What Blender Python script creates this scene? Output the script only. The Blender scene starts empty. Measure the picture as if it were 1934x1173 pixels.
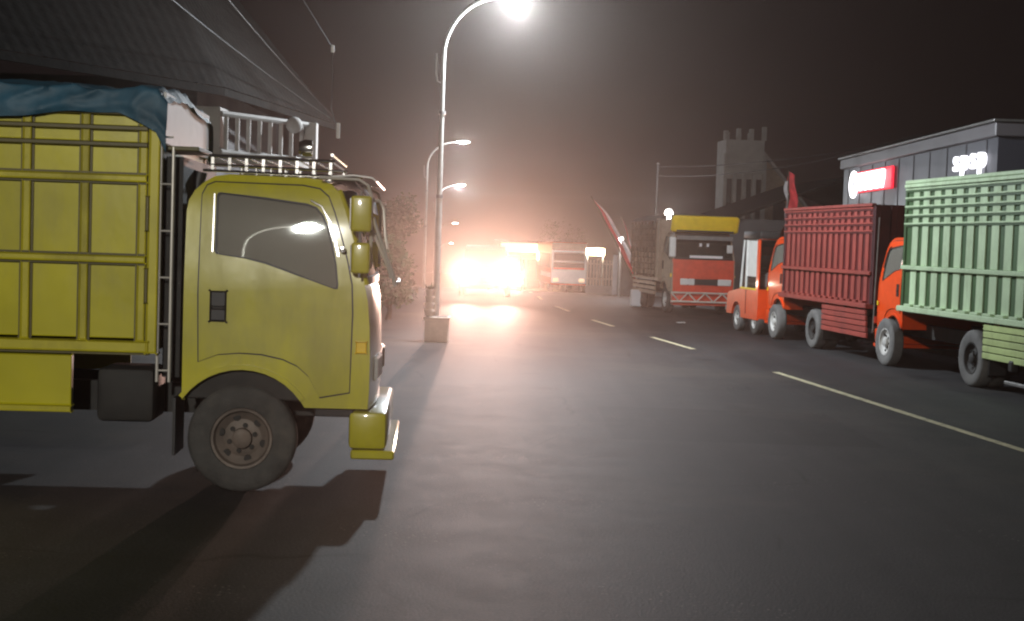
import bpy, bmesh, math, random
from mathutils import Vector, Matrix, Euler, noise
from mathutils.geometry import tessellate_polygon

random.seed(7)
R = math.radians
scene = bpy.context.scene
COL = scene.collection

# ------------------------------------------------------------------ camera
cam_d = bpy.data.cameras.new('camera')
cam = bpy.data.objects.new('camera', cam_d)
COL.objects.link(cam)
scene.camera = cam
F_PX, IMG_W = 2600.0, 1934.0
cam_d.sensor_fit = 'HORIZONTAL'
cam_d.sensor_width = 36.0
cam_d.lens = 36.0 * F_PX / IMG_W
cam_d.clip_start = 0.1
cam_d.clip_end = 2000
pitch, roll = math.atan(132 / 2600.0), R(1.95)
fwd = Vector((0, math.cos(pitch), -math.sin(pitch)))
r0 = Vector((1, 0, 0)); u0 = r0.cross(fwd)
rt = r0 * math.cos(roll) + u0 * math.sin(roll)
up = rt.cross(fwd)
m = Matrix((rt, up, -fwd)).transposed().to_4x4()
m.translation = Vector((0, 0, 1.85))
cam.matrix_world = m

# ------------------------------------------------------------------ world, exposure
world = bpy.data.worlds.new('World')
scene.world = world
world.use_nodes = True
wb = world.node_tree.nodes['Background']
wb.inputs['Color'].default_value = (0.66, 0.46, 0.44, 1)
wb.inputs['Strength'].default_value = 0.011
scene.view_settings.view_transform = 'Standard'
scene.view_settings.look = 'None'
scene.view_settings.exposure = 0.0
scene.view_settings.gamma = 1.0
scene.view_settings.use_curve_mapping = False
scene.render.engine = 'CYCLES'
cy = scene.cycles
cy.use_denoising = True
cy.max_bounces = 6
cy.diffuse_bounces = 3
cy.glossy_bounces = 3
cy.transmission_bounces = 4
cy.transparent_max_bounces = 8
cy.volume_bounces = 0
cy.sample_clamp_indirect = 4.0
cy.caustics_reflective = False
cy.caustics_refractive = False
cy.pixel_filter_type = 'BLACKMAN_HARRIS'
cy.filter_width = 2.2

HAZE_DENSITY = 0.0010
HAZE_G = 0.89

# ------------------------------------------------------------------ materials
MATS = {}
def mat(name, col, rough=0.5, metal=0.0, var=0.15, scale=6.0, bump=0.0, bscale=40.0, coat=0.0, spec=0.5, dirt=0.0, dirtcol=(0.05, 0.04, 0.03), streak=1.0):
    if name in MATS: return MATS[name]
    mt = bpy.data.materials.new(name); mt.use_nodes = True
    nt = mt.node_tree; N = nt.nodes; L = nt.links
    b = N['Principled BSDF']
    b.inputs['Metallic'].default_value = metal
    b.inputs['Roughness'].default_value = rough
    b.inputs['Specular IOR Level'].default_value = spec
    if coat: b.inputs['Coat Weight'].default_value = coat; b.inputs['Coat Roughness'].default_value = 0.08
    tc = N.new('ShaderNodeTexCoord')
    nz = N.new('ShaderNodeTexNoise'); nz.inputs['Scale'].default_value = scale; nz.inputs['Detail'].default_value = 6
    L.new(tc.outputs['Object'], nz.inputs['Vector'])
    rp = N.new('ShaderNodeValToRGB')
    rp.color_ramp.elements[0].position = 0.3; rp.color_ramp.elements[1].position = 0.7
    rp.color_ramp.elements[0].color = (*[c * (1 - var) for c in col], 1)
    rp.color_ramp.elements[1].color = (*[min(1, c * (1 + var)) for c in col], 1)
    L.new(nz.outputs['Fac'], rp.inputs['Fac'])
    out = rp.outputs['Color']
    if dirt:
        n2 = N.new('ShaderNodeTexNoise'); n2.inputs['Scale'].default_value = scale * 0.6; n2.inputs['Detail'].default_value = 9; n2.inputs['Roughness'].default_value = 0.7
        mp = N.new('ShaderNodeMapping'); mp.inputs['Scale'].default_value = (1, 1, streak); L.new(tc.outputs['Object'], mp.inputs['Vector']); L.new(mp.outputs[0], n2.inputs['Vector'])
        r2 = N.new('ShaderNodeValToRGB'); r2.color_ramp.elements[0].position = 0.5; r2.color_ramp.elements[1].position = 0.78
        r2.color_ramp.elements[0].color = (0, 0, 0, 1); r2.color_ramp.elements[1].color = (dirt, dirt, dirt, 1)
        L.new(n2.outputs['Fac'], r2.inputs['Fac'])
        mx = N.new('ShaderNodeMixRGB'); L.new(r2.outputs['Color'], mx.inputs['Fac']); L.new(out, mx.inputs['Color1'])
        mx.inputs['Color2'].default_value = (*dirtcol, 1)
        out = mx.outputs['Color']
        ad = N.new('ShaderNodeMath'); ad.operation = 'MULTIPLY_ADD'; ad.inputs[1].default_value = 0.4; ad.inputs[2].default_value = rough; ad.use_clamp = True
        L.new(r2.outputs['Color'], ad.inputs[0]); L.new(ad.outputs[0], b.inputs['Roughness'])
    oi = N.new('ShaderNodeObjectInfo'); mr = N.new('ShaderNodeMapRange'); mr.inputs['To Min'].default_value = .90; mr.inputs['To Max'].default_value = 1.08
    L.new(oi.outputs['Random'], mr.inputs['Value'])
    mv = N.new('ShaderNodeMixRGB'); mv.blend_type = 'MULTIPLY'; mv.inputs['Fac'].default_value = 1; L.new(out, mv.inputs['Color1']); L.new(mr.outputs[0], mv.inputs['Color2']); out = mv.outputs['Color']
    L.new(out, b.inputs['Base Color'])
    if bump:
        n3 = N.new('ShaderNodeTexNoise'); n3.inputs['Scale'].default_value = bscale; n3.inputs['Detail'].default_value = 4
        L.new(tc.outputs['Object'], n3.inputs['Vector'])
        bp = N.new('ShaderNodeBump'); bp.inputs['Strength'].default_value = bump; bp.inputs['Distance'].default_value = 0.02
        L.new(n3.outputs['Fac'], bp.inputs['Height']); L.new(bp.outputs['Normal'], b.inputs['Normal'])
    MATS[name] = mt
    return mt

def emit(name, col, strength):
    if name in MATS: return MATS[name]
    mt = bpy.data.materials.new(name); mt.use_nodes = True
    b = mt.node_tree.nodes['Principled BSDF']
    b.inputs['Base Color'].default_value = (*col, 1)
    b.inputs['Emission Color'].default_value = (*col, 1)
    b.inputs['Emission Strength'].default_value = strength
    MATS[name] = mt
    return mt

def glass(name, tint=(0.55, 0.6, 0.58), refl=0.25, painted_refl=0.14):
    if name in MATS: return MATS[name]
    mt = bpy.data.materials.new(name); mt.use_nodes = True
    nt = mt.node_tree; N = nt.nodes; L = nt.links
    N.remove(N['Principled BSDF'])
    o = N['Material Output']
    tr = N.new('ShaderNodeBsdfTransparent'); tr.inputs['Color'].default_value = (*tint, 1)
    gl = N.new('ShaderNodeBsdfGlossy'); gl.inputs['Roughness'].default_value = 0.015; gl.inputs['Color'].default_value = (0.9, 0.95, 0.95, 1)
    df = N.new('ShaderNodeBsdfDiffuse'); df.inputs['Color'].default_value = (0.58, 0.54, 0.46, 1)
    fr = N.new('ShaderNodeFresnel'); fr.inputs['IOR'].default_value = 1.5
    ad = N.new('ShaderNodeMath'); ad.operation = 'ADD'; ad.inputs[1].default_value = refl; ad.use_clamp = True
    L.new(fr.outputs[0], ad.inputs[0])
    m0 = N.new('ShaderNodeMixShader'); m0.inputs[0].default_value = painted_refl      # pale diffuse layer standing in for broad reflections in the pane
    L.new(tr.outputs[0], m0.inputs[1]); L.new(df.outputs[0], m0.inputs[2])
    mx = N.new('ShaderNodeMixShader'); L.new(ad.outputs[0], mx.inputs[0]); L.new(m0.outputs[0], mx.inputs[1]); L.new(gl.outputs[0], mx.inputs[2])
    L.new(mx.outputs[0], o.inputs['Surface'])
    MATS[name] = mt
    return mt

def asphalt():
    mt = bpy.data.materials.new('asphalt'); mt.use_nodes = True
    nt = mt.node_tree; N = nt.nodes; L = nt.links; b = N['Principled BSDF']
    tc = N.new('ShaderNodeTexCoord')
    def nz(s, d=6, r=0.6):
        n = N.new('ShaderNodeTexNoise'); n.inputs['Scale'].default_value = s; n.inputs['Detail'].default_value = d; n.inputs['Roughness'].default_value = r
        L.new(tc.outputs['Object'], n.inputs['Vector']); return n.outputs['Fac']
    big, mid, fine = nz(0.35, 5), nz(2.2, 6, 0.7), nz(55, 3)
    def ramp(f, p0, c0, p1, c1):
        r = N.new('ShaderNodeValToRGB'); r.color_ramp.elements[0].position = p0; r.color_ramp.elements[1].position = p1
        r.color_ramp.elements[0].color = (*c0, 1); r.color_ramp.elements[1].color = (*c1, 1); L.new(f, r.inputs['Fac']); return r.outputs['Color']
    c = ramp(big, 0.3, (0.026, 0.026, 0.029), 0.7, (0.040, 0.039, 0.041))
    def mul(a, bb):
        x = N.new('ShaderNodeMixRGB'); x.blend_type = 'MULTIPLY'; x.inputs['Fac'].default_value = 1; L.new(a, x.inputs['Color1']); L.new(bb, x.inputs['Color2']); return x.outputs['Color']
    c = mul(c, ramp(mid, 0.3, (0.72, 0.72, 0.72), 0.7, (1.2, 1.2, 1.2)))
    c = mul(c, ramp(fine, 0.35, (0.55, 0.55, 0.55), 0.7, (1.45, 1.45, 1.42)))
    # hairline cracks
    wv = N.new('ShaderNodeMixRGB'); wv.inputs['Fac'].default_value = .12; wn = N.new('ShaderNodeTexNoise'); wn.inputs['Scale'].default_value = 3.0; wn.inputs['Detail'].default_value = 5
    L.new(tc.outputs['Object'], wn.inputs['Vector']); L.new(tc.outputs['Object'], wv.inputs['Color1']); L.new(wn.outputs['Color'], wv.inputs['Color2'])
    vo = N.new('ShaderNodeTexVoronoi'); vo.feature = 'DISTANCE_TO_EDGE'; vo.inputs['Scale'].default_value = .55; L.new(wv.outputs['Color'], vo.inputs['Vector'])
    ck = ramp(vo.outputs['Distance'], .0, (.35, .35, .35), .012, (1, 1, 1))
    gate = ramp(nz(.5, 2), .52, (0, 0, 0), .60, (1, 1, 1))
    cm = N.new('ShaderNodeMixRGB'); L.new(gate, cm.inputs['Fac']); cm.inputs['Color1'].default_value = (1, 1, 1, 1); L.new(ck, cm.inputs['Color2'])
    c = mul(c, cm.outputs['Color'])
    # wheel tracks worn along the lanes
    mp = N.new('ShaderNodeMapping'); mp.inputs['Rotation'].default_value = (0, 0, -R(7)); mp.inputs['Scale'].default_value = (1.1, .045, 1)
    L.new(tc.outputs['Object'], mp.inputs['Vector']); tn = N.new('ShaderNodeTexNoise'); tn.inputs['Scale'].default_value = 1.3; tn.inputs['Detail'].default_value = 5; L.new(mp.outputs[0], tn.inputs['Vector'])
    c = mul(c, ramp(tn.outputs['Fac'], .35, (.66, .66, .68), .65, (1.22, 1.22, 1.2)))
    # repaired squares of newer asphalt
    bk = N.new('ShaderNodeTexVoronoi'); bk.distance = 'CHEBYCHEV'; bk.inputs['Scale'].default_value = .16; L.new(tc.outputs['Object'], bk.inputs['Vector'])
    c = mul(c, ramp(bk.outputs['Distance'], .205, (.62, .62, .64), .212, (1, 1, 1)))
    # oil drips and dust patches
    c = mul(c, ramp(nz(.9, 3, .5), .62, (1, 1, 1), .72, (.55, .54, .54)))
    dm = N.new('ShaderNodeMixRGB'); L.new(ramp(nz(.28, 7, .65), .50, (0, 0, 0), .68, (.55, .55, .55)), dm.inputs['Fac']); L.new(c, dm.inputs['Color1']); dm.inputs['Color2'].default_value = (.075, .062, .052, 1)
    c = dm.outputs['Color']
    # pale stone chips pressed into the surface
    vc = N.new('ShaderNodeTexVoronoi'); vc.inputs['Scale'].default_value = 21; L.new(tc.outputs['Object'], vc.inputs['Vector'])
    chip = mul(ramp(vc.outputs['Distance'], .13, (1, 1, 1), .2, (0, 0, 0)), ramp(nz(.8, 4, .6), .54, (0, 0, 0), .66, (.75, .75, .75)))
    cx = N.new('ShaderNodeMixRGB'); L.new(chip, cx.inputs['Fac']); L.new(c, cx.inputs['Color1']); cx.inputs['Color2'].default_value = (.20, .185, .16, 1); c = cx.outputs['Color']
    b.inputs['Specular IOR Level'].default_value = .28
    L.new(c, b.inputs['Base Color'])
    rr = N.new('ShaderNodeMapRange'); rr.inputs['To Min'].default_value = 0.66; rr.inputs['To Max'].default_value = 0.78
    L.new(mid, rr.inputs['Value']); L.new(rr.outputs[0], b.inputs['Roughness'])
    bp = N.new('ShaderNodeBump'); bp.inputs['Strength'].default_value = 0.35; bp.inputs['Distance'].default_value = 0.008
    L.new(fine, bp.inputs['Height']); L.new(bp.outputs['Normal'], b.inputs['Normal'])
    MATS['asphalt'] = mt
    return mt

M_ASPH = asphalt()
M_DIRT = mat('dirt', (0.056, 0.051, 0.047), 0.72, var=0.3, scale=1.6, bump=0.4, bscale=45)
M_GROUND = mat('dark_soil', (0.04, 0.038, 0.032), 0.95, var=0.3, scale=0.4, bump=0.5, bscale=8)
M_CONC = mat('concrete', (0.26, 0.25, 0.23), 0.85, var=0.2, scale=3, bump=0.3, dirt=0.5)
M_MARK = mat('road_paint', (0.62, 0.56, 0.36), 0.7, var=0.25, scale=11, dirt=1.0, dirtcol=(0.07, 0.065, 0.055))
M_YEL = mat('yellow_paint', (0.52, 0.465, 0.012), 0.33, var=0.12, scale=2.2, coat=0.8, bump=.22, bscale=2.6, dirt=0.55, dirtcol=(0.17, 0.135, 0.045), streak=.3)
M_YELD = mat('yellow_paint_worn', (0.48, 0.42, 0.016), 0.45, var=0.15, scale=3, dirt=0.7, dirtcol=(0.13, 0.10, 0.035), streak=.3)
M_YELK = mat('olive_steel_and_shade', (0.10, 0.08, 0.012), 0.5, var=0.15)
M_TEAL = mat('teal_tarpaulin', (0.022, 0.080, 0.125), 0.6, var=0.4, scale=4, bump=0.5, bscale=6)
M_CHR = mat('chrome', (0.75, 0.73, 0.70), 0.16, 1.0, var=0.05, dirt=0.15)
M_PALE = mat('pale_chrome', (0.62, 0.58, 0.52), 0.35, 0.35, var=0.08, dirt=0.2)  # chrome with its bright reflections put into a pale base colour
M_STEEL = mat('grey_steel', (0.30, 0.29, 0.28), 0.45, 0.7, var=0.15, dirt=0.3)
M_BLK = mat('black_plastic', (0.018, 0.017, 0.017), 0.5, var=0.2)
M_CHAS = mat('black_chassis', (0.022, 0.020, 0.018), 0.7, var=0.3, dirt=0.4)
M_TYRE = mat('tyre_rubber', (0.060, 0.057, 0.053), 0.85, var=0.25, scale=7, bump=0.3, dirt=0.7, dirtcol=(0.14, 0.125, 0.105))
M_TYREL = mat('dusty_tyre_rubber', (0.15, 0.145, 0.14), 0.85, var=0.2, scale=7, bump=0.3, dirt=0.5, dirtcol=(0.24, 0.22, 0.20))
M_RIM = mat('rusty_rim', (0.15, 0.12, 0.10), 0.6, 0.3, var=0.3, dirt=0.5, dirtcol=(0.10, 0.05, 0.03))
M_RIMW = mat('white_rim', (0.62, 0.60, 0.57), 0.5, 0.1, var=0.12, dirt=0.4, dirtcol=(0.2, 0.17, 0.14))
M_GRN = mat('pale_green_paint', (0.50, 0.64, 0.41), 0.5, var=0.08, scale=4, dirt=0.7, dirtcol=(0.22, 0.26, 0.13), streak=.35)
M_GRND = mat('shaded_green_paint', (0.040, 0.095, 0.028), 0.55, var=0.2, scale=4, dirt=0.4)  # two-tone recess green, deepened with the shade between the slats
M_GRNY = mat('yellow_green_paint', (0.48, 0.58, 0.24), 0.5, var=0.1, scale=4, dirt=0.7, dirtcol=(0.2, 0.22, 0.1), streak=.35)
M_RED = mat('faded_red_paint', (0.30, 0.052, 0.040), 0.5, var=0.12, scale=4, dirt=0.7, dirtcol=(0.14, 0.04, 0.035), streak=.35)
M_REDD = mat('shaded_red_paint', (0.10, 0.008, 0.009), 0.55, var=0.2, scale=4, dirt=0.3)  # recess red behind the slats, gap shade put into the colour
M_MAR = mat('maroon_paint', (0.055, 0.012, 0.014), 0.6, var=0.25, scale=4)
M_ORG = mat('orange_paint', (0.85, 0.075, 0.006), 0.35, var=0.06, coat=0.3, dirt=0.15)
M_CREAM = mat('tan_paint', (0.34, 0.25, 0.18), 0.5, var=0.12, dirt=0.4, dirtcol=(0.12, 0.08, 0.05))
M_CABR = mat('red_cab_paint', (0.72, 0.085, 0.04), 0.35, var=0.1, coat=0.3, dirt=0.2)
M_VIS = mat('yellow_visor', (0.95, 0.62, 0.01), 0.4, var=0.08)
M_WHT = mat('white_plaster', (0.72, 0.72, 0.74), 0.8, var=0.08, scale=2, dirt=0.3, dirtcol=(0.42, 0.42, 0.43))
M_WHTP = mat('white_paint', (0.75, 0.73, 0.70), 0.4, var=0.06, dirt=0.15)
M_GREYW = mat('grey_render', (0.36, 0.345, 0.33), 0.85, var=0.15, scale=1.5, bump=0.2, dirt=0.4)
M_DKW = mat('dark_render', (0.10, 0.095, 0.095), 0.85, var=0.2, scale=1.2, dirt=0.4)
M_ROOF = mat('dark_roof_tile', (0.011, 0.010, 0.009), 0.9, spec=.1, var=0.35, scale=3, bump=0.5, bscale=12)
M_WOOD = mat('brown_wood', (0.10, 0.065, 0.04), 0.7, var=0.25, scale=5)
M_POLE = mat('galvanised_pole', (0.46, 0.45, 0.42), 0.45, 0.5, var=0.12, dirt=0.3)
M_PLANT = mat('planter_concrete', (0.68, 0.58, 0.50), 0.85, var=0.12, dirt=0.3, dirtcol=(0.24, 0.2, 0.17))
M_LEAF = mat('foliage', (0.035, 0.055, 0.020), 0.6, var=0.5, scale=1.7)
M_TRUNK = mat('bark', (0.09, 0.065, 0.045), 0.9, var=0.3, scale=6, bump=0.6, bscale=18)
M_CABLE = mat('cable_sheath', (0.022, 0.021, 0.02), 0.6, var=0.15)
M_SEAT = mat('grey_vinyl', (0.13, 0.12, 0.115), 0.7, var=0.2)
M_FLAGR = mat('red_cloth', (0.75, 0.07, 0.08), 0.8, var=0.15)
M_FLAGW = mat('white_cloth', (0.75, 0.70, 0.70), 0.8, var=0.1)
M_SIGNW = mat('sign_grey_cladding', (0.085, 0.085, 0.105), 0.45, 0.2, var=0.06, scale=1.0, dirt=0.2)
M_SIGNE = mat('sign_fascia', (0.17, 0.155, 0.165), 0.45, 0.1, var=0.06, scale=1.0, dirt=0.2)
G_SIDE = glass('side_window_glass', (0.55, 0.6, 0.58), 0.22, 0.42)
G_WIND = glass('windscreen_glass', (0.22, 0.24, 0.24), 0.05, 0.05)
E_LAMP = emit('lamp_lens_white', (0.93, 0.97, 1.0), 60)
E_LAMPFAR = emit('lamp_lens_far', (1.0, 0.96, 0.92), 25)
E_HEAD = emit('headlight_lens', (1.0, 0.86, 0.66), 220)
E_SIGN = emit('lit_sign_white', (0.98, 0.97, 1.0), 4)
E_SIGNT = emit('lit_letter_white', (0.95, 0.95, 1.0), 2.0)
E_SIGNR = emit('lit_sign_red', (1.0, 0.03, 0.06), 1.1)
E_WARM = emit('warm_tube', (1.0, 0.80, 0.52), 9)
E_TAIL = emit('tail_lens', (1.0, 0.08, 0.03), 1.5)
E_SCREEN = emit('lit_shop_panel', (1.0, 0.70, 0.42), .8)

# ------------------------------------------------------------------ mesh helpers
class MB:
    def __init__(s): s.bm = bmesh.new()
    def box(s, x0, x1, y0, y1, z0, z1, bev=0.0, rot=None, seg=1):
        t = bmesh.new()
        bmesh.ops.create_cube(t, size=1.0)
        for v in t.verts:
            v.co = Vector(((v.co.x + .5) * (x1 - x0) + x0, (v.co.y + .5) * (y1 - y0) + y0, (v.co.z + .5) * (z1 - z0) + z0))
        if bev: bmesh.ops.bevel(t, geom=t.edges[:], offset=bev, segments=seg, affect='EDGES', profile=0.5)
        if rot: bmesh.ops.transform(t, matrix=rot, verts=t.verts[:])
        s.add(t); return s
    def add(s, t, mtx=None):
        if mtx: bmesh.ops.transform(t, matrix=mtx, verts=t.verts[:])
        me = bpy.data.meshes.new('tmp'); t.to_mesh(me); t.free(); s.bm.from_mesh(me); bpy.data.meshes.remove(me)
    def tube(s, pts, r, n=8, caps=True):
        pts = [Vector(p) for p in pts]; rs = r if isinstance(r, (list, tuple)) else [r] * len(pts)
        rings = []; prev = None
        for i, p in enumerate(pts):
            if i == 0: d = pts[1] - p
            elif i == len(pts) - 1: d = p - pts[i - 1]
            else: d = (pts[i + 1] - p).normalized() + (p - pts[i - 1]).normalized()
            d.normalize()
            a = Vector((0, 0, 1)) if abs(d.z) < 0.9 else Vector((1, 0, 0))
            if prev is not None: a = prev
            e1 = (a - d * a.dot(d)).normalized(); prev = e1; e2 = d.cross(e1)
            rings.append([s.bm.verts.new(p + (e1 * math.cos(k * 2 * math.pi / n) + e2 * math.sin(k * 2 * math.pi / n)) * rs[i]) for k in range(n)])
        for a, b in zip(rings, rings[1:]):
            for k in range(n): s.bm.faces.new((a[k], a[(k + 1) % n], b[(k + 1) % n], b[k]))
        if caps:
            s.bm.faces.new(rings[0][::-1]); s.bm.faces.new(rings[-1])
        return s
    def lathe(s, prof, n=28, axis='y', c=(0, 0, 0)):
        """prof: list of (radius, along axis)"""
        rings = []; c = Vector(c)
        for r, a in prof:
            ring = []
            for k in range(n):
                t = 2 * math.pi * k / n; p, q = r * math.cos(t), r * math.sin(t)
                co = {'y': (p, a, q), 'z': (p, q, a), 'x': (a, p, q)}[axis]
                ring.append(s.bm.verts.new(c + Vector(co)))
            rings.append(ring)
        for a, b in zip(rings, rings[1:]):
            for k in range(n): s.bm.faces.new((a[k], a[(k + 1) % n], b[(k + 1) % n], b[k]))
        return s
    def plate(s, outer, holes, y0, y1):
        """polygon in the x-z plane with holes, thickened from y0 to y1"""
        loops = [outer] + list(holes)
        flat = [p for l in loops for p in l]
        tris = tessellate_polygon([[Vector((p[0], p[1], 0)) for p in l] for l in loops])
        A = [s.bm.verts.new((p[0], y0, p[1])) for p in flat]; B = [s.bm.verts.new((p[0], y1, p[1])) for p in flat]
        for t in tris:
            try:
                s.bm.faces.new([A[i] for i in t]); s.bm.faces.new([B[i] for i in t][::-1])
            except ValueError: pass
        k = 0
        for l in loops:
            n = len(l)
            for i in range(n):
                j = (i + 1) % n
                s.bm.faces.new((A[k + i], A[k + j], B[k + j], B[k + i]))
            k += n
        return s
    def strip(s, pts, y0, y1, th=0.012):
        """profile in x-z extruded along y as a thin shell"""
        n = len(pts); rows = []
        for i, (x, z) in enumerate(pts):
            a = Vector(pts[max(0, i - 1)]); b = Vector(pts[min(n - 1, i + 1)]); d = (b - a).normalized(); nx, nz = d.y, -d.x
            rows.append([s.bm.verts.new((x, y0, z)), s.bm.verts.new((x, y1, z)), s.bm.verts.new((x + nx * th, y0, z + nz * th)), s.bm.verts.new((x + nx * th, y1, z + nz * th))])
        for a, b in zip(rows, rows[1:]):
            s.bm.faces.new((a[0], a[1], b[1], b[0])); s.bm.faces.new((a[2], b[2], b[3], a[3]))
            s.bm.faces.new((a[0], b[0], b[2], a[2])); s.bm.faces.new((a[1], a[3], b[3], b[1]))
        s.bm.faces.new((rows[0][0], rows[0][2], rows[0][3], rows[0][1])); s.bm.faces.new((rows[-1][0], rows[-1][1], rows[-1][3], rows[-1][2]))
        return s
    def grid(s, f, nu, nv):
        V = [[s.bm.verts.new(f(i / nu, j / nv)) for j in range(nv + 1)] for i in range(nu + 1)]
        for i in range(nu):
            for j in range(nv): s.bm.faces.new((V[i][j], V[i + 1][j], V[i + 1][j + 1], V[i][j + 1]))
        return s
    def quad(s, a, b, c, d):
        s.bm.faces.new([s.bm.verts.new(p) for p in (a, b, c, d)]); return s
    def cut_z(s, zs):
        for z in zs: bmesh.ops.bisect_plane(s.bm, geom=s.bm.verts[:] + s.bm.edges[:] + s.bm.faces[:], plane_co=(0, 0, z), plane_no=(0, 0, 1), dist=1e-5)
        return s
    def warp(s, f):
        for v in s.bm.verts: v.co = f(v.co)
        return s
    def build(s, name, material, parent=None, smooth=0.6, loc=None, rot=None):
        bm = s.bm
        bmesh.ops.remove_doubles(bm, verts=bm.verts[:], dist=1e-5)
        bmesh.ops.recalc_face_normals(bm, faces=bm.faces[:])
        for f in bm.faces: f.smooth = smooth > 0
        if smooth > 0:
            for e in bm.edges:
                if len(e.link_faces) == 2 and e.calc_face_angle(0) > smooth: e.smooth = False
        me = bpy.data.meshes.new(name); bm.to_mesh(me); bm.free()
        me.materials.append(material)
        return link(name, me, parent, loc, rot)

def link(name, data, parent=None, loc=None, rot=None):
    o = bpy.data.objects.new(name, data); COL.objects.link(o)
    if parent: o.parent = parent
    if loc is not None: o.location = loc
    if rot is not None: o.rotation_euler = rot
    return o
def tag(o, label, cat, group=None):
    o['label'] = label; o['category'] = cat
    if group: o['group'] = group
    return o
def empty(name, loc, rz=0, label=None, cat=None, group=None):
    o = bpy.data.objects.new(name, None); COL.objects.link(o); o.location = loc; o.rotation_euler = (0, 0, rz); o.empty_display_size = .3
    if label: tag(o, label, cat, group)
    return o
def struct(o): o['kind'] = 'structure'; return o
def light(name, kind, loc, energy, col, parent=None, size=0.1, **k):
    d = bpy.data.lights.new(name, kind); d.energy = energy; d.color = col
    if kind in ('POINT', 'SPOT'): d.shadow_soft_size = size
    for a, b in k.items(): setattr(d, a, b)
    o = bpy.data.objects.new(name, d); COL.objects.link(o); o.location = loc
    if parent: o.parent = parent
    return o
def aim(o, d): o.rotation_euler = Vector(d).to_track_quat('-Z', 'Y').to_euler()

# ------------------------------------------------------------------ ground and road
def drop(y):
    a = max(0.0, min(y, 300) - 44)
    if a < 12: return -0.035 * a * a / 24
    return -0.035 * (a - 6)
def interp(tab, y):
    if y <= tab[0][0]: a, b = tab[0], tab[1]
    elif y >= tab[-1][0]: a, b = tab[-2], tab[-1]
    else:
        for a, b in zip(tab, tab[1:]):
            if a[0] <= y <= b[0]: break
    return a[1] + (b[1] - a[1]) * (y - a[0]) / (b[0] - a[0])
LEFT = [(-60, -9), (12, -9.5), (19, -4.6), (24.6, -3.5), (37, -3.6), (55.5, -4.2), (79, -5.1), (126, -7.2), (184, -10.2), (300, -16)]
RIGHT = [(-60, 18.5), (19.5, 8.8), (37, 6.65), (55, 5.6), (79, 4.9), (126, 2.8), (184, 0.0), (300, -5.5)]
YS = [-60, -40, -25, -15, -8, -4, 0, 3, 5, 7, 8, 9, 10, 11, 12, 13, 15, 17, 20, 24, 28, 32, 37, 42, 46, 50, 54, 58, 64, 70, 79, 90, 105, 126, 150, 184, 230, 300]

def sheet(name, xl, xr, z, material, nx=8, ys=YS, jag=0.0):
    b = MB(); rows = []
    for y in ys:
        a, c = xl(y), xr(y)
        rows.append([b.bm.verts.new((a + (c - a) * i / nx + (jag * noise.noise(Vector((y * 1.7, i, 3))) if i == 0 else 0), y, drop(y) + z)) for i in range(nx + 1)])
    for p, q in zip(rows, rows[1:]):
        for i in range(nx): b.bm.faces.new((p[i], p[i + 1], q[i + 1], q[i]))
    return struct(b.build(name, material))
sheet('ground', lambda y: -160, lambda y: 160, -0.02, M_GROUND, 6, [-70] + YS + [420])
sheet('roadside_verge', lambda y: interp(LEFT, y) - 5.5, lambda y: interp(LEFT, y) + 0.4, -0.004, M_DIRT, 6)
YF = sorted(set(YS + [2 + 0.35 * k for k in range(70)]))
sheet('road', lambda y: interp(LEFT, y), lambda y: interp(RIGHT, y), 0.0, M_ASPH, 8, YF, 0.06)
# pavement with kerb stones on the far side
b = MB(); ys = [y for y in YS if y >= 0]
for y0, y1 in zip(ys, ys[1:]):
    xa0, xa1 = interp(RIGHT, y0) + .16, interp(RIGHT, y1) + .16; w = 2.6
    za, zb = drop(y0) + .13, drop(y1) + .13
    b.quad((xa0, y0, za), (xa0 + w, y0, za), (xa1 + w, y1, zb), (xa1, y1, zb))
    b.quad((xa0 + w, y0, za), (xa0 + w, y0, za - .3), (xa1 + w, y1, zb - .3), (xa1 + w, y1, zb))
pave = struct(b.build('pavement', M_CONC))
kb = MB().box(-.075, .075, -.49, .49, -.1, .142, .015).build('kerb_stone', M_CONC, pave)
yy = 12.0; first = True
while yy < 62:
    k = kb if first else kb.copy()
    if not first: COL.objects.link(k)
    first = False
    x = interp(RIGHT, yy); dx = interp(RIGHT, yy + .5) - interp(RIGHT, yy - .5)
    k.location = (x + .08, yy, drop(yy)); k.rotation_euler = (0, 0, math.atan2(-dx, 1.0)); yy += 1.0

# lane markings: long stretch, then dashes
CEN = [(0, 6.75), (13.1, 4.96), (20.7, 4.01), (24.8, 3.30), (27.7, 2.83), (30.8, 2.30), (33.1, 1.96), (42, 1.0), (60, 0.5), (90, -0.2)]
def dash(y0, y1, w):
    b = MB(); n = max(2, int((y1 - y0) / .35)); rows = []
    for i in range(n + 1):
        y = y0 + (y1 - y0) * i / n; x = interp(CEN, y); j = .012 * noise.noise(Vector((y * 5, 0, 0))); j2 = .012 * noise.noise(Vector((y * 5, 9, 0)))
        rows.append([b.bm.verts.new((x - w / 2 + j, y, drop(y) + .005)), b.bm.verts.new((x + w / 2 + j2, y, drop(y) + .005))])
    for p, q in zip(rows, rows[1:]): b.bm.faces.new((p[0], p[1], q[1], q[0]))
    return struct(b.build('lane_marking', M_MARK))
for y0, y1 in ((2, 6.2), (8.6, 20.7), (24.8, 27.7), (30.9, 33.2), (37, 39.6), (44, 46.5), (52, 54.5)): dash(y0, y1, 0.11)

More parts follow.
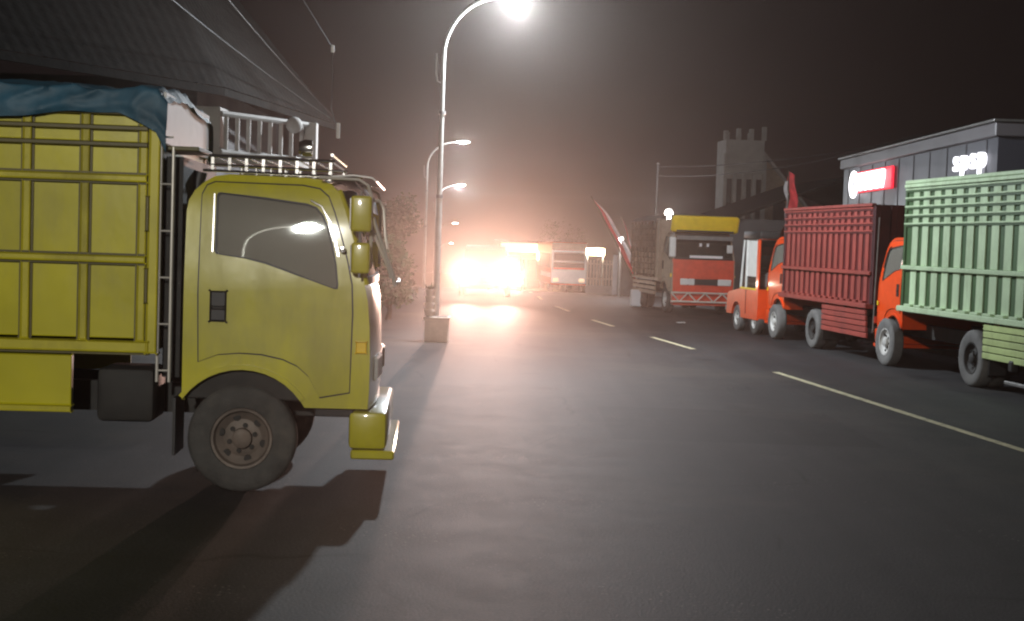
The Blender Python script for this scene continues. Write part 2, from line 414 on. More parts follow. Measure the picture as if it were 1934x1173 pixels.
# ------------------------------------------------------------------ street lamps
def street_lamp(x, y, h, arm, label, power, near=True, col=(0.86, 0.94, 1.0)):
    z = drop(y)
    t = empty('street_lamp', (x, y, z), 0, label, 'street lamp', 'street lamps along the left of the road')
    r0 = .062
    b = MB(); pts = [(0, 0, 0), (0, 0, h * .42)]
    b.tube(pts, [r0, r0 * .82], 14)
    b.build('lower_pole', M_POLE, t)
    MB().tube([(0, 0, h * .42), (0, 0, h * .66)], [r0 * .74, r0 * .62], 14).build('middle_pole', M_POLE, t)
    curve = [(0, 0, h * .66), (0, 0, h * .82)]
    for k in range(1, 11):
        a = math.pi / 2 * k / 10 * .86
        curve.append((arm * .82 * (1 - math.cos(a)) , 0, h * .82 + h * .175 * math.sin(a)))
    curve.append((arm - .18, 0, h * .997))
    MB().tube(curve, [r0 * .56] * 2 + [r0 * .5] * 10 + [r0 * .45], 12).build('curved_arm', M_POLE, t)
    for zz in (h * .42, h * .66):
        MB().lathe([(r0 * .7, -.03), (r0 * 1.05, -.03), (r0 * 1.05, .03), (r0 * .55, .03)], 14, 'z', (0, 0, zz)).build('joint_collar', M_STEEL, t)
    MB().tube([(-.03, 0, h * .745), (-.10, 0, h * .75), (-.125, 0, h * .775), (-.13, 0, h * .83)], .012, 6).build('hook_bracket', M_POLE, t)
    hd = MB()
    hd.lathe([(.001, -.34), (.06, -.33), (.11, -.2), (.135, 0), (.13, .2), (.09, .31), (.001, .33)], 14, 'x', (0, 0, 0))
    hd.warp(lambda c: Vector((c.x, c.y, c.z * .45 if c.z > 0 else c.z * .12)))
    head = hd.build('lamp_head', M_STEEL, t, loc=(arm, 0, h))
    ln = MB().lathe([(.001, -.26), (.07, -.23), (.1, 0), (.07, .23), (.001, .26)], 14, 'x', (0, 0, 0))
    ln.warp(lambda c: Vector((c.x, c.y, c.z * .35 - .03)))
    ln.build('lens', E_LAMP if near else E_LAMPFAR, head)
    if not power: return t
    L = light('lamp_light', 'POINT', (arm, 0, h - .14), power, col, t, .17 if y > 0 else .26)
    return t
street_lamp(-1.36, 24.6, 6.17, 1.25, 'nearest tall street lamp, its curved arm leaving the top of the picture', 4000)
street_lamp(-3.59, 55.5, 5.95, 1.40, 'street lamp on the thin pole just left of the nearest pole', 800, False)
street_lamp(-4.55, 79, 5.95, 1.37, 'third street lamp down the road, level with the far shops', 2200, False)
street_lamp(-6.85, 126, 5.95, 1.40, 'fourth and small street lamp far down the slope', 0, False)
street_lamp(-9.85, 184, 5.95, 1.42, 'farthest tiny street lamp low over the glare', 0, False)
# one more lamp of the same kind stands behind the photographer and mirrors in the cab window
street_lamp(-3.3, -9.0, 6.3, 1.3, 'street lamp behind the photographer, mirrored in the yellow cab window', 7600, True, (1.0, .97, .88))

# planter at the foot of the nearest pole
t = empty('planter_box', (-1.33, 24.55, 0), 0, 'pale square concrete planter box round the foot of the nearest lamp pole', 'planter')
MB().box(-.21, .21, -.21, .21, 0, .40, .012).build('box', M_PLANT, t)
MB().box(-.235, .235, -.235, .235, .40, .455, .01).build('rim', M_PLANT, t)
MB().box(-.19, .19, -.19, .19, .455, .465).build('soil', M_DIRT, t)
# tiered pots leaning beside the pole
for k, nm in enumerate(('lowest', 'second lowest', 'third', 'topmost')):
    r = .085 - .004 * k
    t = empty('plant_pot', (-1.47, 24.40, .466 + k * .118), 0, nm + ' pale plant pot in the stack beside the lamp pole', 'pot', 'stacked plant pots')
    MB().lathe([(.001, 0), (r * .78, 0), (r, .085), (r * 1.12, .085), (r * 1.12, .115), (r * .9, .115), (r * .8, .08)], 16, 'z').build('pot_body', M_PLANT, t)
b = MB(); rg = random.Random(11)
for k in range(46):
    a = rg.uniform(0, 6.28); l = rg.uniform(.08, .2); d = Vector((math.cos(a) * .7, math.sin(a) * .7, rg.uniform(.3, 1.1))).normalized(); p = Vector((0, 0, .1)); sd = d.cross(Vector((0, 0, 1))).normalized() * .018
    b.quad(p, p + d * l * .5 + sd, p + d * l, p + d * l * .5 - sd)
b.build('foliage', M_LEAF, t, smooth=0)

# ------------------------------------------------------------------ truck parts
BASE = [(0, .655), (0, 1.98), (.012, 2.06), (.05, 2.13), (.11, 2.19), (.18, 2.235), (.28, 2.25), (.80, 2.247), (.93, 2.235), (1.00, 2.205), (1.06, 2.14), (1.105, 2.02),
        (1.155, 1.86), (1.205, 1.70), (1.25, 1.54), (1.285, 1.38), (1.302, 1.20), (1.31, .98), (1.31, .74), (1.302, .62), (.862, .62)]
ARC_C, ARC_R = (.42, .38), .50
WIN = [(.204, 2.10), (.215, 2.118), (.235, 2.12), (.55, 2.095), (.84, 2.062), (.905, 2.04), (.955, 1.985), (.995, 1.90), (1.03, 1.78), (1.058, 1.64), (1.075, 1.50), (1.072, 1.468), (1.05, 1.466),
       (.80, 1.548), (.56, 1.628), (.42, 1.66), (.245, 1.682), (.215, 1.688), (.205, 1.705)]
def inset(z):
    a = .018 * max(0, (z - 1.15) / .9) ** 2 + .012 * max(0, (1.15 - z) / .5) ** 2
    a += .075 * max(0, z - 1.48)
    u = max(0, min(.985, (z - 1.93) / .335))
    return a + .085 * (1 - math.sqrt(1 - u * u))
def shape(v, w):
    s = 1 if v.y > 0 else -1
    k = min(1.0, abs(v.y) / (w / 2) )
    crown = .02 * (1 - k * k) if v.z > 2.1 else 0
    # a slight bow of the front and a turn-in of the front corners
    bow = .05 * (1 - k ** 2) if v.x > .95 else 0
    return Vector((v.x + bow, v.y - s * inset(v.z) * (k ** 2), v.z + crown))
ZC = [.75, .9, 1.05, 1.2, 1.35, 1.5, 1.65, 1.8, 1.9, 1.98, 2.04, 2.09, 2.13, 2.17, 2.2, 2.225]
def shrink(poly, d):
    c = Vector((sum(p[0] for p in poly) / len(poly), sum(p[1] for p in poly) / len(poly))); out = []
    for p in poly:
        q = Vector(p) - c; out.append(tuple(c + q * max(0, (q.length - d)) / q.length))
    return out
def ysub(b, w, n=6):
    for k in range(1, n):
        bmesh.ops.bisect_plane(b.bm, geom=b.bm.verts[:] + b.bm.edges[:] + b.bm.faces[:], plane_co=(0, -w / 2 + w * k / n, 0), plane_no=(0, 1, 0), dist=1e-5)
    return b

def wheel(parent, x, y, r, wd, side, tyre, rim, name='wheel'):
    e = bpy.data.objects.new(name, None); COL.objects.link(e); e.parent = parent; e.location = (x, y, r)
    o = side * wd / 2
    def P(l): return [(a, side * bb) for a, bb in l]
    rr = r * .56
    MB().lathe(P([(rr * .96, -wd / 2), (r * .80, -wd / 2), (r * .93, -wd * .47), (r * .985, -wd * .38), (r, -wd * .2), (r, wd * .2), (r * .985, wd * .38), (r * .93, wd * .47), (r * .80, wd / 2), (r * .66, wd * .47), (rr * 1.03, wd * .44), (rr, wd * .36)]), 36).build('tyre', tyre, e, .7)
    MB().lathe(P([(rr * 1.02, wd * .40), (rr * 1.0, wd * .45), (rr * .92, wd * .44), (rr * .86, wd * .30), (rr * .62, wd * .16), (rr * .5, wd * .20), (rr * .34, wd * .22), (rr * .32, wd * .42), (rr * .22, wd * .47), (.001, wd * .47)]), 28).build('rim', rim, e, .5)
    hb = MB()
    for k in range(6):
        a = k * math.pi / 3 + .3
        hb.lathe(P([(.001, wd * .27), (rr * .085, wd * .27), (rr * .085, wd * .2)]), 8, 'y', (rr * .43 * math.cos(a), 0, rr * .43 * math.sin(a)))
        hb.lathe(P([(.001, wd * .245), (rr * .13, wd * .24), (rr * .14, wd * .17)]), 10, 'y', (rr * .72 * math.cos(a + .5), 0, rr * .72 * math.sin(a + .5)))
    h = hb.build('wheel_nuts', M_CHAS, e); h['kind'] = 'stuff'
    return e

def cab(t, w, paint, front_paint=None, sx=1, sz=1, x0=0, detail=True, glassm=None, door_paint=None, rail=True):
    """cab-over cab: back at x0, forward +x; everything parented to t"""
    front_paint = front_paint or paint; door_paint = door_paint or paint; glassm = glassm or G_SIDE
    def S(p): return (p[0] * sx + x0, .38 + (p[1] - .38) * sz)
    def fin(b):   # deform in the base space, then scale
        b.warp(lambda c: shape(c, w))
        b.warp(lambda c: Vector((c.x * sx + x0, c.y, .38 + (c.z - .38) * sz)))
        return b
    arch = []
    for k in range(15):
        a0 = math.asin((.62 - ARC_C[1]) / ARC_R); a1 = math.pi - math.asin((.655 - ARC_C[1]) / ARC_R)
        a = a0 + (a1 - a0) * k / 14
        arch.append((ARC_C[0] + ARC_R * math.cos(a), ARC_C[1] + ARC_R * math.sin(a)))
    outer = BASE[:-1] + arch[:-1]
    outer[0] = (0, .655)
    for s in (-1, 1):
        b = MB().plate(outer, [shrink(WIN, -.012)], s * (w / 2 - .03), s * w / 2); b.cut_z(ZC)
        side = fin(b).build('side_panel', paint, t, .5)
        # door skin, slightly proud
        door = [(.115, .93), (.105, 1.4), (.105, 2.10), (.135, 2.165), (.19, 2.19), (.8, 2.185), (.92, 2.165), (.985, 2.11), (1.03, 2.0), (1.08, 1.84), (1.13, 1.66), (1.165, 1.5), (1.175, 1.3), (1.17, .74), (.96, .70), (.93, .76), (.88, .85), (.8, .92), (.7, .965), (.55, .995), (.4, 1.0), (.25, .985)]
        b = MB().plate(door, [WIN], s * w / 2, s * (w / 2 + .011)); b.cut_z(ZC)
        d = fin(b).build('door', door_paint, t, .5)
        b = MB().plate(shrink(door, -.011), [shrink(door, .004)], s * (w / 2 - .004), s * (w / 2 + .004)); b.cut_z(ZC); fin(b).build('door_seal', M_BLK, d)
        b = MB().plate(WIN, [shrink(WIN, .016)], s * (w / 2 - .004), s * (w / 2 + .016)); b.cut_z(ZC); fin(b).build('window_seal', M_BLK, d)
        b = MB().plate(shrink(WIN, .012), [], s * (w / 2 - .006), s * (w / 2 - .001)); b.cut_z(ZC); fin(b).build('window_pane', glassm, d)
        if rail:  # bright strip along the rear window edge and the front curve
            b = MB().tube([(.192, s * (w / 2 + .015), 1.70), (.190, s * (w / 2 + .015), 2.11)], .008, 6); fin(b).build('window_trim', M_CHR, d)
            b = MB().tube([(.86, s * (w / 2 + .018), 2.085), (.94, s * (w / 2 + .018), 2.045), (1.0, s * (w / 2 + .018), 1.94), (1.04, s * (w / 2 + .018), 1.82), (1.07, s * (w / 2 + .018), 1.7)], .009, 6); fin(b).build('rain_trim', M_CHR, d)
        b = MB().box(.185, .300, s * (w / 2 + .006), s * (w / 2 + .017), 1.215, 1.43, .012); fin(b).build('handle_recess', M_BLK, d)
        b = MB().box(.20, .285, s * (w / 2 + .014), s * (w / 2 + .028), 1.30, 1.325, .005); fin(b).build('handle', M_CHAS, d)
        # wheel arch lip
        lip = [(ARC_C[0] + (ARC_R + .0) * math.cos(a), ARC_C[1] + ARC_R * math.sin(a)) for a in [R(35) + k * R(110) / 12 for k in range(13)]]
        lo = [(ARC_C[0] + (ARC_R + .035) * math.cos(a), ARC_C[1] + (ARC_R + .035) * math.sin(a)) for a in [R(35) + k * R(110) / 12 for k in range(13)]]
        b = MB().plate(lip + lo[::-1], [], s * (w / 2 - .01), s * (w / 2 + .022)); fin(b).build('arch_lip', paint, t)
        # indicator and step
        b = MB().box(1.21, 1.285, s * w / 2, s * (w / 2 + .02), 1.02, 1.10, .008); fin(b).build('indicator', M_VIS, t)
        b = MB().box(.93, 1.20, s * (w / 2 - .16), s * (w / 2 - .01), .56, .615, .006); fin(b).build('step', M_BLK, t)
    roofp = BASE[1:11]; b = MB().strip(roofp, -w / 2 + .004, w / 2 - .004, .014); ysub(b, w); fin(b).build('roof', paint, t, .5)
    b = MB().strip([(.004, .655), (.004, 1.98)], -w / 2 + .02, w / 2 - .02, .014); fin(b).build('back_panel', paint, t)
    b = MB().strip([(1.255, 1.52), (1.285, 1.38), (1.302, 1.20), (1.31, .98), (1.31, .74), (1.302, .62)], -w / 2 + .005, w / 2 - .005, .014); ysub(b, w); fp = fin(b).build('front_panel', front_paint, t, .5)
    b = MB().strip([(1.065, 2.13), (1.105, 2.02), (1.155, 1.86), (1.205, 1.70), (1.252, 1.535)], -w / 2 + .05, w / 2 - .05, .006); ysub(b, w); fin(b).build('windscreen', G_WIND, t, .5)
    for zt, zb, xx in ((2.10, 2.16, 1.075), (1.50, 1.56, 1.258)):
        b = MB().box(xx - .01, xx + .012, -w / 2 + .06, w / 2 - .06, zt, zb, .004); ysub(b, w); fin(b).build('windscreen_rubber', M_BLK, t)
    for s in (-1, 1):
        b = MB().tube([(1.045, s * (w / 2 - .035), 2.16), (1.115, s * (w / 2 - .03), 2.0), (1.19, s * (w / 2 - .025), 1.75), (1.262, s * (w / 2 - .025), 1.50)], .026, 8); fin(b).build('front_pillar', paint, t)
        b = MB().box(1.285, 1.335, s * (w / 2 - .36) - .13, s * (w / 2 - .36) + .27 * (1 if s > 0 else 1) - .0, .80, .98, .02)
        fin(b).build('headlight', M_WHTP, t)
    b = MB().box(1.30, 1.325, -w * .26, w * .26, .80, .98, .01); fin(b).build('grille', M_BLK, fp)
    b = MB().box(1.17, 1.44, -w / 2 - .01, w / 2 + .01, .33, .60, .035, seg=2); fin(b).build('bumper', front_paint, t)
    b = MB().box(1.19, 1.50, -w / 2 - .02, w / 2 + .02, .26, .325, .012); fin(b).build('bumper_spoiler', front_paint, t)
    b = MB().box(.02, 1.28, -w / 2 + .05, w / 2 - .05, .66, .92, .01); fin(b).build('floor_pan', M_CHAS, t)
    if detail:
        for s in (-1, 1):
            e = MB().box(.20, .62, s * .42 - .24, s * .42 + .24, 1.02, 1.18, .04).box(.12, .25, s * .42 - .24, s * .42 + .24, 1.1, 1.78, .04).box(.13, .22, s * .42 - .12, s * .42 + .12, 1.80, 1.98, .03)
            fin(e).build('seat', M_SEAT, t)
        e = MB(); n = 22; c = Vector((.86, -.42, 1.50)); ax = Vector((-.55, 0, .83)); e1 = Vector((0, 1, 0)); e2 = ax.cross(e1)
        e.tube([c + (e1 * math.cos(k * 2 * math.pi / n) + e2 * math.sin(k * 2 * math.pi / n)) * .2 for k in range(n + 1)], .014, 6).tube([c - e1 * .2, c + e1 * .2], .012, 6).tube([c, c + Vector((.22, 0, -.35))], .02, 6)
        fin(e).build('steering_wheel', M_BLK, t)
        fin(MB().box(1.0, 1.2, -w / 2 + .06, w / 2 - .06, 1.18, 1.46, .03)).build('dashboard', M_BLK, t)
    return S

def chassis(t, x_rear, x_front, w, r):
    for s in (-1, 1): MB().box(x_rear, x_front, s * .38 - .04, s * .38 + .04, .50, .72).build('frame_rail', M_CHAS, t)

# ------------------------------------------------------------------ the yellow truck
TY = R(3.5)
yt = empty('cargo_truck', (-2.30, 9.62, 0), TY, 'yellow cab-over cargo truck with chrome ladder, roof rack and teal tarpaulin on its bed', 'truck')
body = bpy.data.objects.new('chassis', None)
W = 1.74
YC = W / 2          # local y of the truck's centre line; y = 0 is the face towards the camera
ct = bpy.data.objects.new('cab', None); COL.objects.link(ct); ct.parent = yt; ct.location = (0, YC, 0)
cab(ct, W, M_YEL)
bed = bpy.data.objects.new('cargo_bed', None); COL.objects.link(bed); bed.parent = yt; bed.location = (0, YC + .06, 0)
BW = 1.96; XB0, XB1 = -4.85, -.225
posts = []; x = -.285; k = 0
while x > XB0 + .03: posts.append(x); x -= .395
for s in (-1, 1):
    f = s * (BW / 2)
    for i in range(len(posts)):
        xa = posts[i + 1] if i + 1 < len(posts) else XB0
        for z0, z1 in ((1.08, 1.60), (1.66, 2.16), (2.22, 2.405), (2.44, 2.52), (2.55, 2.62)):
            MB().box(xa + .028, posts[i] - .028, f - s * .045, f - s * .028, z0, z1, .006).build('side_sheet', M_YEL, bed)
        MB().box(posts[i] - .03, posts[i] + .03, f - s * .035, f - s * .003, 1.06, 2.66, .012).build('upright_post', M_YELD, bed)
        MB().box(posts[i] - .045, posts[i] - .031, f - s * .030, f - s * .012, 1.06, 2.64).build('post_flange', M_YELK, bed)
        MB().box(posts[i] + .031, posts[i] + .045, f - s * .030, f - s * .012, 1.06, 2.64).build('post_flange', M_YELK, bed)
    for z, h, mm in ((1.63, .05, M_YELD), (2.19, .05, M_YELD)):
        MB().box(XB0, XB1 - .03, f - s * .02, f + s * .016, z - h / 2, z + h / 2, .012).build('side_rail', mm, bed)
        for q in (-1, 1): MB().box(XB0, XB1 - .03, f - s * .03, f + s * .006, z + q * (h / 2 + .008) - .007, z + q * (h / 2 + .008) + .007).build('rail_edge', M_YELK, bed)
    for z in (2.422, 2.535, 2.64): MB().box(XB0, XB1 - .03, f - s * .026, f + s * .010, z - .016, z + .016, .006).build('thin_rail', M_YELK, bed)  # shadow lines of the tubes are put into these dark rails
    MB().box(XB0, XB1, f - s * .09, f + s * .012, .985, 1.06, .01).build('floor_beam', M_YELD, bed)
    MB().box(XB0, XB1, f - s * .06, f - s * .002, .965, .983).build('beam_gap', M_YELK, bed)
    # lower skirt boards below the bed
    for xa, xb in ((-3.05, -.75), (-4.8, -4.1)):
        MB().box(xa, xb, f - s * .05, f - s * .015, .60, .955, .01).build('skirt_board', M_YEL, bed)
        MB().box(xa, xb, f - s * .06, f - s * .005, .555, .60, .008).build('skirt_edge', M_YELD, bed)
    MB().box(XB1 - .02, XB1 + .055, f - s * .09, f + s * .006, .98, 2.70, .012).build('corner_post', M_YELD, bed)
    for z in (1.45, 1.95): MB().box(XB1 - .035, XB1 - .012, f - s * .01, f + s * .02, z - .12, z + .12, .005).build('hinge', M_YELK, bed)
MB().box(XB1 + .0, XB1 + .05, -BW / 2 + .1, BW / 2 - .1, 1.0, 2.66).build('front_wall', M_YELD, bed)
MB().box(XB1 + .056, XB1 + .075, -BW / 2 + .06, BW / 2 - .02, 2.44, 2.80, .006).build('white_headboard', M_WHTP, bed)
MB().box(XB0 - .03, XB0, -BW / 2, BW / 2, 1.0, 2.66).build('tail_gate', M_YELD, bed)
MB().box(XB0, XB1, -BW / 2 + .09, BW / 2 - .09, .98, 1.02).build('bed_floor', M_WOOD, bed)
# tarpaulin, sagging over the top edge
def fold(a, b_):
    r1 = 1 - abs(noise.noise(Vector((a * 2.1 + b_ * 1.5, b_ * 2.2, 4.1)))) * 2; r2 = 1 - abs(noise.noise(Vector((a * 4.7 - b_ * 3.1, b_ * 3.0, 8.1)))) * 2
    return .030 * max(0, r1) ** 2 + .008 * max(0, r2) ** 3
def tarp(u, v):
    x = XB0 - .04 + (XB1 + .10 - XB0 + .04) * u; s = v * 2 - 1
    per = abs(s)
    nz_ = noise.noise(Vector((x * 1.6, s * 3, 1.3)))
    if per < .72:
        y = s / .72 * (BW / 2 + .02); z = 2.80 + .05 * math.cos(s / .72 * 1.5) + .03 * nz_ + fold(x, s * 1.2)
    else:
        q = (per - .72) / .28; sg = 1 if s > 0 else -1
        hang = .19 + .035 * math.sin(x * 4.2 + 1) + .03 * noise.noise(Vector((x * 2.6, sg * 7, 0))) + .14 * max(0, (u - .93) / .07)
        y = sg * (BW / 2 + .015 + .012 * math.sin(q * 2.6) + .9 * fold(x * 1.3 + q * .35, q * .5 + sg)); z = 2.805 + .02 * nz_ + fold(x, s * 1.2) * (1 - q) - hang * q
    end = max(0, (u - .985) / .015)
    return Vector((x, y, z - .10 * end))
MB().grid(tarp, 260, 70).build('tarpaulin', M_TEAL, bed, 1.2)
b = MB(); rg = random.Random(5)
tf = MB().grid(lambda u, v: Vector((XB1 + .055 + .02 * noise.noise(Vector((u * 4, v * 6, 2))), -BW / 2 - .03 + u * (BW + .06), 2.80 - v * (.10 + .06 * math.sin(u * 9)))), 30, 10)
tf.build('tarpaulin_flap', M_TEAL, bed, 1.2)
# chrome ladder between bed and cab
ld = bpy.data.objects.new('ladder', None); COL.objects.link(ld); ld.parent = yt; ld.location = (0, 0, 0)
for xx in (-.170, -.086):
    MB().tube([(xx, -.02, .78), (xx, -.02, 2.42)], .0115, 10).build('ladder_rail', M_PALE, ld)
for k in range(6): MB().tube([(-.170, -.02, .86 + .325 * k), (-.086, -.02, .86 + .325 * k)], .007, 8).build('rung', M_PALE, ld)
MB().box(-.19, .09, -.03, .55, 2.395, 2.425, .006).build('ladder_top_plate', M_YELK, yt)
MB().box(-.16, -.04, .12, 1.6, .8, 2.36).build('headboard', M_CHAS, yt)
# exhaust stack / air intake behind cab
MB().tube([(-.02, .60, .7), (-.02, .60, 2.2), (.0, .60, 2.28)], .05, 12).build('air_intake', M_BLK, yt)
# roof rack
rk = bpy.data.objects.new('roof_rack', None); COL.objects.link(rk); rk.parent = yt; rk.location = (0, 0, 0)
for yy_ in (.10, W - .10):
    MB().tube([(.14, yy_, 2.375), (1.02, yy_, 2.365)], .012, 8).build('rack_rail', M_CHR, rk)
    MB().tube([(.14, yy_, 2.315), (1.08, yy_, 2.300)], .008, 8).build('rack_rail', M_CHR, rk)
    MB().tube([(.10, yy_, 2.272), (1.22, yy_, 2.258)], .010, 8).build('rack_rail', M_CHR, rk)
    for k in range(8):
        MB().box(.165 + .118 * k - .010, .165 + .118 * k + .010, yy_ - .006, yy_ + .006, 2.27, 2.372).build('rack_post', M_CHR, rk)
for k in range(8): MB().tube([(.165 + .118 * k, .10, 2.372), (.165 + .118 * k, W - .10, 2.372)], .008, 6).build('rack_bar', M_CHR, rk)
MB().tube([(1.00, .10, 2.41), (1.0, .5, 2.41), (1.0, W - .1, 2.41)], .012, 8).build('rack_bar', M_CHR, rk)
lp = MB().lathe([(.001, -.05), (.045, -.045), (.062, 0), (.058, .05), (.001, .055)], 16, 'x', (.80, .22, 2.46)); lp.build('spot_lamp', M_CHR, rk)
# sun visor and its tubes
b = MB().strip([(1.00, 2.262), (1.16, 2.275), (1.29, 2.262), (1.325, 2.235)], .02, W - .02, .010); vs = b.build('sun_visor', M_WHTP, yt)
MB().strip([(1.02, 2.235), (1.16, 2.235), (1.25, 2.13), (1.28, 2.02)], .05, W - .05, .006).build('smoked_visor', M_BLK, vs)
for yy_ in (.0, W):
    MB().tube([(.92, yy_, 2.248), (1.20, yy_, 2.24), (1.265, yy_, 2.20), (1.29, yy_, 2.12), (1.295, yy_, 1.62)], .011, 8).build('guard_tube', M_PALE, yt)
# front guard tubes that slope forward and down
for xo, yo, tm in ((0, -.03, 1), (-.035, .06, .74)):
    MB().tube([(1.305 + xo, yo, 1.98), (1.34 + xo, yo, 1.88), (1.45 + xo * tm, yo, 1.60 + .06 * (1 - tm)), (1.475 + xo, yo, 1.50 + .2 * (1 - tm))], .0125, 8).build('front_guard', M_PALE, yt)
MB().tube([(1.30, .12, 2.10), (1.345, .10, 2.10), (1.375, .08, 2.04), (1.39, .06, 1.86), (1.41, .06, 1.76)], .010, 8).build('front_guard', M_PALE, yt)
MB().tube([(1.46, -.03, 1.52), (1.50, .05, 1.53), (1.49, .3, 1.54)], .010, 8).build('front_guard', M_PALE, yt)
# mirrors
for (x0, x1, z0, z1) in ((1.155, 1.30, 1.875, 2.125), (1.165, 1.295, 1.585, 1.80)):
    for sg, yy_ in ((-1, -.13), (1, W + .13)):
        mr = MB().box(x0, x1, yy_ - .022, yy_ + .022, z0, z1, .020, seg=3).build('mirror', M_YEL, yt, .8)
        MB().box(x0 - .006, x0 + .002, yy_ - .028, yy_ + .028, z0 + .02, z1 - .02).build('mirror_glass', M_CHR, mr)
for sg, yy_ in ((-1, -.13), (1, W + .13)):
    MB().tube([(1.20, 0 if sg < 0 else W, 1.80), (1.225, yy_, 1.83), (1.225, yy_, 2.16)], .009, 6).tube([(1.20, 0 if sg < 0 else W, 1.80), (1.225, yy_, 1.82), (1.225, yy_, 1.56)], .009, 6).build('mirror_arm', M_STEEL, yt)
    MB().lathe([(.001, -.02), (.022, -.018), (.022, .018), (.001, .02)], 10, 'y', (1.10, -.028 if sg < 0 else W + .028, 1.745)).build('mirror_bracket', M_CHR, yt)
rv = MB()
for i, xx in enumerate(posts):
    for z in [1.10 + .11 * k for k in range(14)]:
        for dx in (-.015, .015): rv.lathe([(.001, -.0035), (.005, -.0025), (.006, .002)], 6, 'y', (xx + dx, -BW / 2 + .003, z + .03 * (dx > 0)))
o = rv.build('rivets', M_YELD, bed); o['kind'] = 'stuff'
chassis(bed, -4.9, 1.2, BW, .38)
for s in (-1, 1):
    wheel(yt, .42, YC + s * (W / 2 - .125), .385, .21, s, M_TYRE, M_RIM)
    wheel(yt, -3.55, YC + s * (BW / 2 - .14), .385, .21, s, M_TYRE, M_RIM)
    wheel(yt, -3.55, YC + s * (BW / 2 - .38), .385, .21, s, M_TYRE, M_RIM)
MB().tube([(.42, .2, .385), (.42, W - .2, .385)], .05, 10).tube([(-3.55, .2, .385), (-3.55, W - .2, .385)], .06, 10).build('axle_pair', M_CHAS, yt)['kind'] = 'stuff'
MB().box(-.60, -.20, .05, .5, .48, .86, .04, seg=2).build('battery_box', M_CHAS, yt)
MB().box(-.07, -.05, .06, .42, .25, .66).build('mud_flap', M_BLK, yt)

# ------------------------------------------------------------------ the row of trucks parked on the right
TH = R(7); T = Vector((-math.sin(TH), math.cos(TH), 0)); NN = Vector((math.cos(TH), math.sin(TH), 0)); O0 = Vector((6.53, 19.5, 0)) - NN * .06
def on_row(s, off=0.0): p = O0 + T * s + NN * off; return Vector((p.x, p.y, drop(p.y)))
RZ = math.pi / 2 + TH   # local +x points along T (away from the camera); local +y points to the road side (camera's left)

def stake_bed(t, x0, x1, w, zb, zt, slat_m, panel_m, beam_m, pitch_, sw, zmid, zslot, nrail, skirt_m, skirt_x, top_planks, end_m):
    """corrugated stake bed from x0 (tail) to x1 (head)"""
    bed = bpy.data.objects.new('cargo_bed', None); COL.objects.link(bed); bed.parent = t
    H = zt - zb
    slm = bpy.data.meshes.new('slat')
    for s in (-1, 1):
        f = s * w / 2
        MB().box(x0, x1, f - s * .11, f - s * .085, zb, zt - .02).build('side_sheet', panel_m, bed)
        MB().box(x0 - .02, x1 + .02, f - s * .13, f + s * .025, zb - .09, zb - .002, .012).build('floor_beam', beam_m, bed)
        MB().box(x0 - .02, x1 + .03, f - s * .10, f - s * .020, zmid - .035, zmid + .035, .012).build('middle_rail', beam_m, bed)
        n = int((x1 - x0) / pitch_); off = ((x1 - x0) - (n - 1) * pitch_) / 2
        for i in range(n):
            xc = x0 + off + i * pitch_; j = random.uniform(-.004, .004)
            for za, zb_ in ((zb + .002, zmid - .036), (zmid + .036, zt - .07)):
                MB().box(xc - sw / 2, xc + sw / 2, f - s * .084, f - s * .066 + j, za, zb_, .006).build('slat', slat_m, bed)
            # small foot gusset at the beam
            if s > 0 or True: MB().box(xc - sw / 2 - .01, xc + sw / 2 + .01, f - s * .065, f + s * .012, zb + .001, zb + .035, .004).build('slat_foot', beam_m, bed)
        for k in range(nrail):
            z = zslot + (zt - .09 - zslot) * k / max(1, nrail - 1)
            MB().box(x0, x1 + .02, f - s * .084, f - s * .044, z - .013, z + .013, .004).build('top_rail', slat_m, bed)
            MB().box(x0, x1, f - s * .084, f - s * .058, z - .046, z - .0145, .002).build('rail_groove', panel_m, bed)
        for k in range(top_planks):
            z = zt - .065 + .062 * k
            MB().box(x0 - .01, x1 + .01, f - s * .10, f - s * .02 - s * .012 * k, z, z + .055, .008).build('top_plank', beam_m, bed)
        if skirt_m:
            a, b_ = skirt_x; hgt = .085
            for k in range(5):
                z = zb - .20 - k * .098
                MB().box(a - .02 * k, b_, f - s * .06, f - s * .02, z, z + hgt, .008).build('skirt_plank', skirt_m, bed)
            for xx in (a + .05, (a + b_) / 2, b_ - .15): MB().box(xx, xx + .06, f - s * .10, f - s * .062, zb - .60, zb - .092).build('skirt_hanger', M_CHAS, bed)
    for xe, nm in ((x0, 'tail_gate'), (x1, 'head_board')):
        MB().box(xe - .03, xe + .03, -w / 2 + .06, w / 2 - .06, zb - .02, zt - .03, .01).build(nm, end_m, bed)
        for k in range(7):
            yk = -w / 2 + .12 + (w - .24) * k / 6
            sx_ = -1 if nm == 'tail_gate' else 1
            MB().box(xe + sx_ * .031 - .0, xe + sx_ * .075, yk - .05, yk + .05, zb, zt - .06, .008).build('gate_rib', end_m, bed)
    MB().box(x0, x1, -w / 2 + .11, w / 2 - .11, zb - .04, zb - .01).build('bed_floor', M_WOOD, bed)
    return bed
bpy.data.meshes  # keep

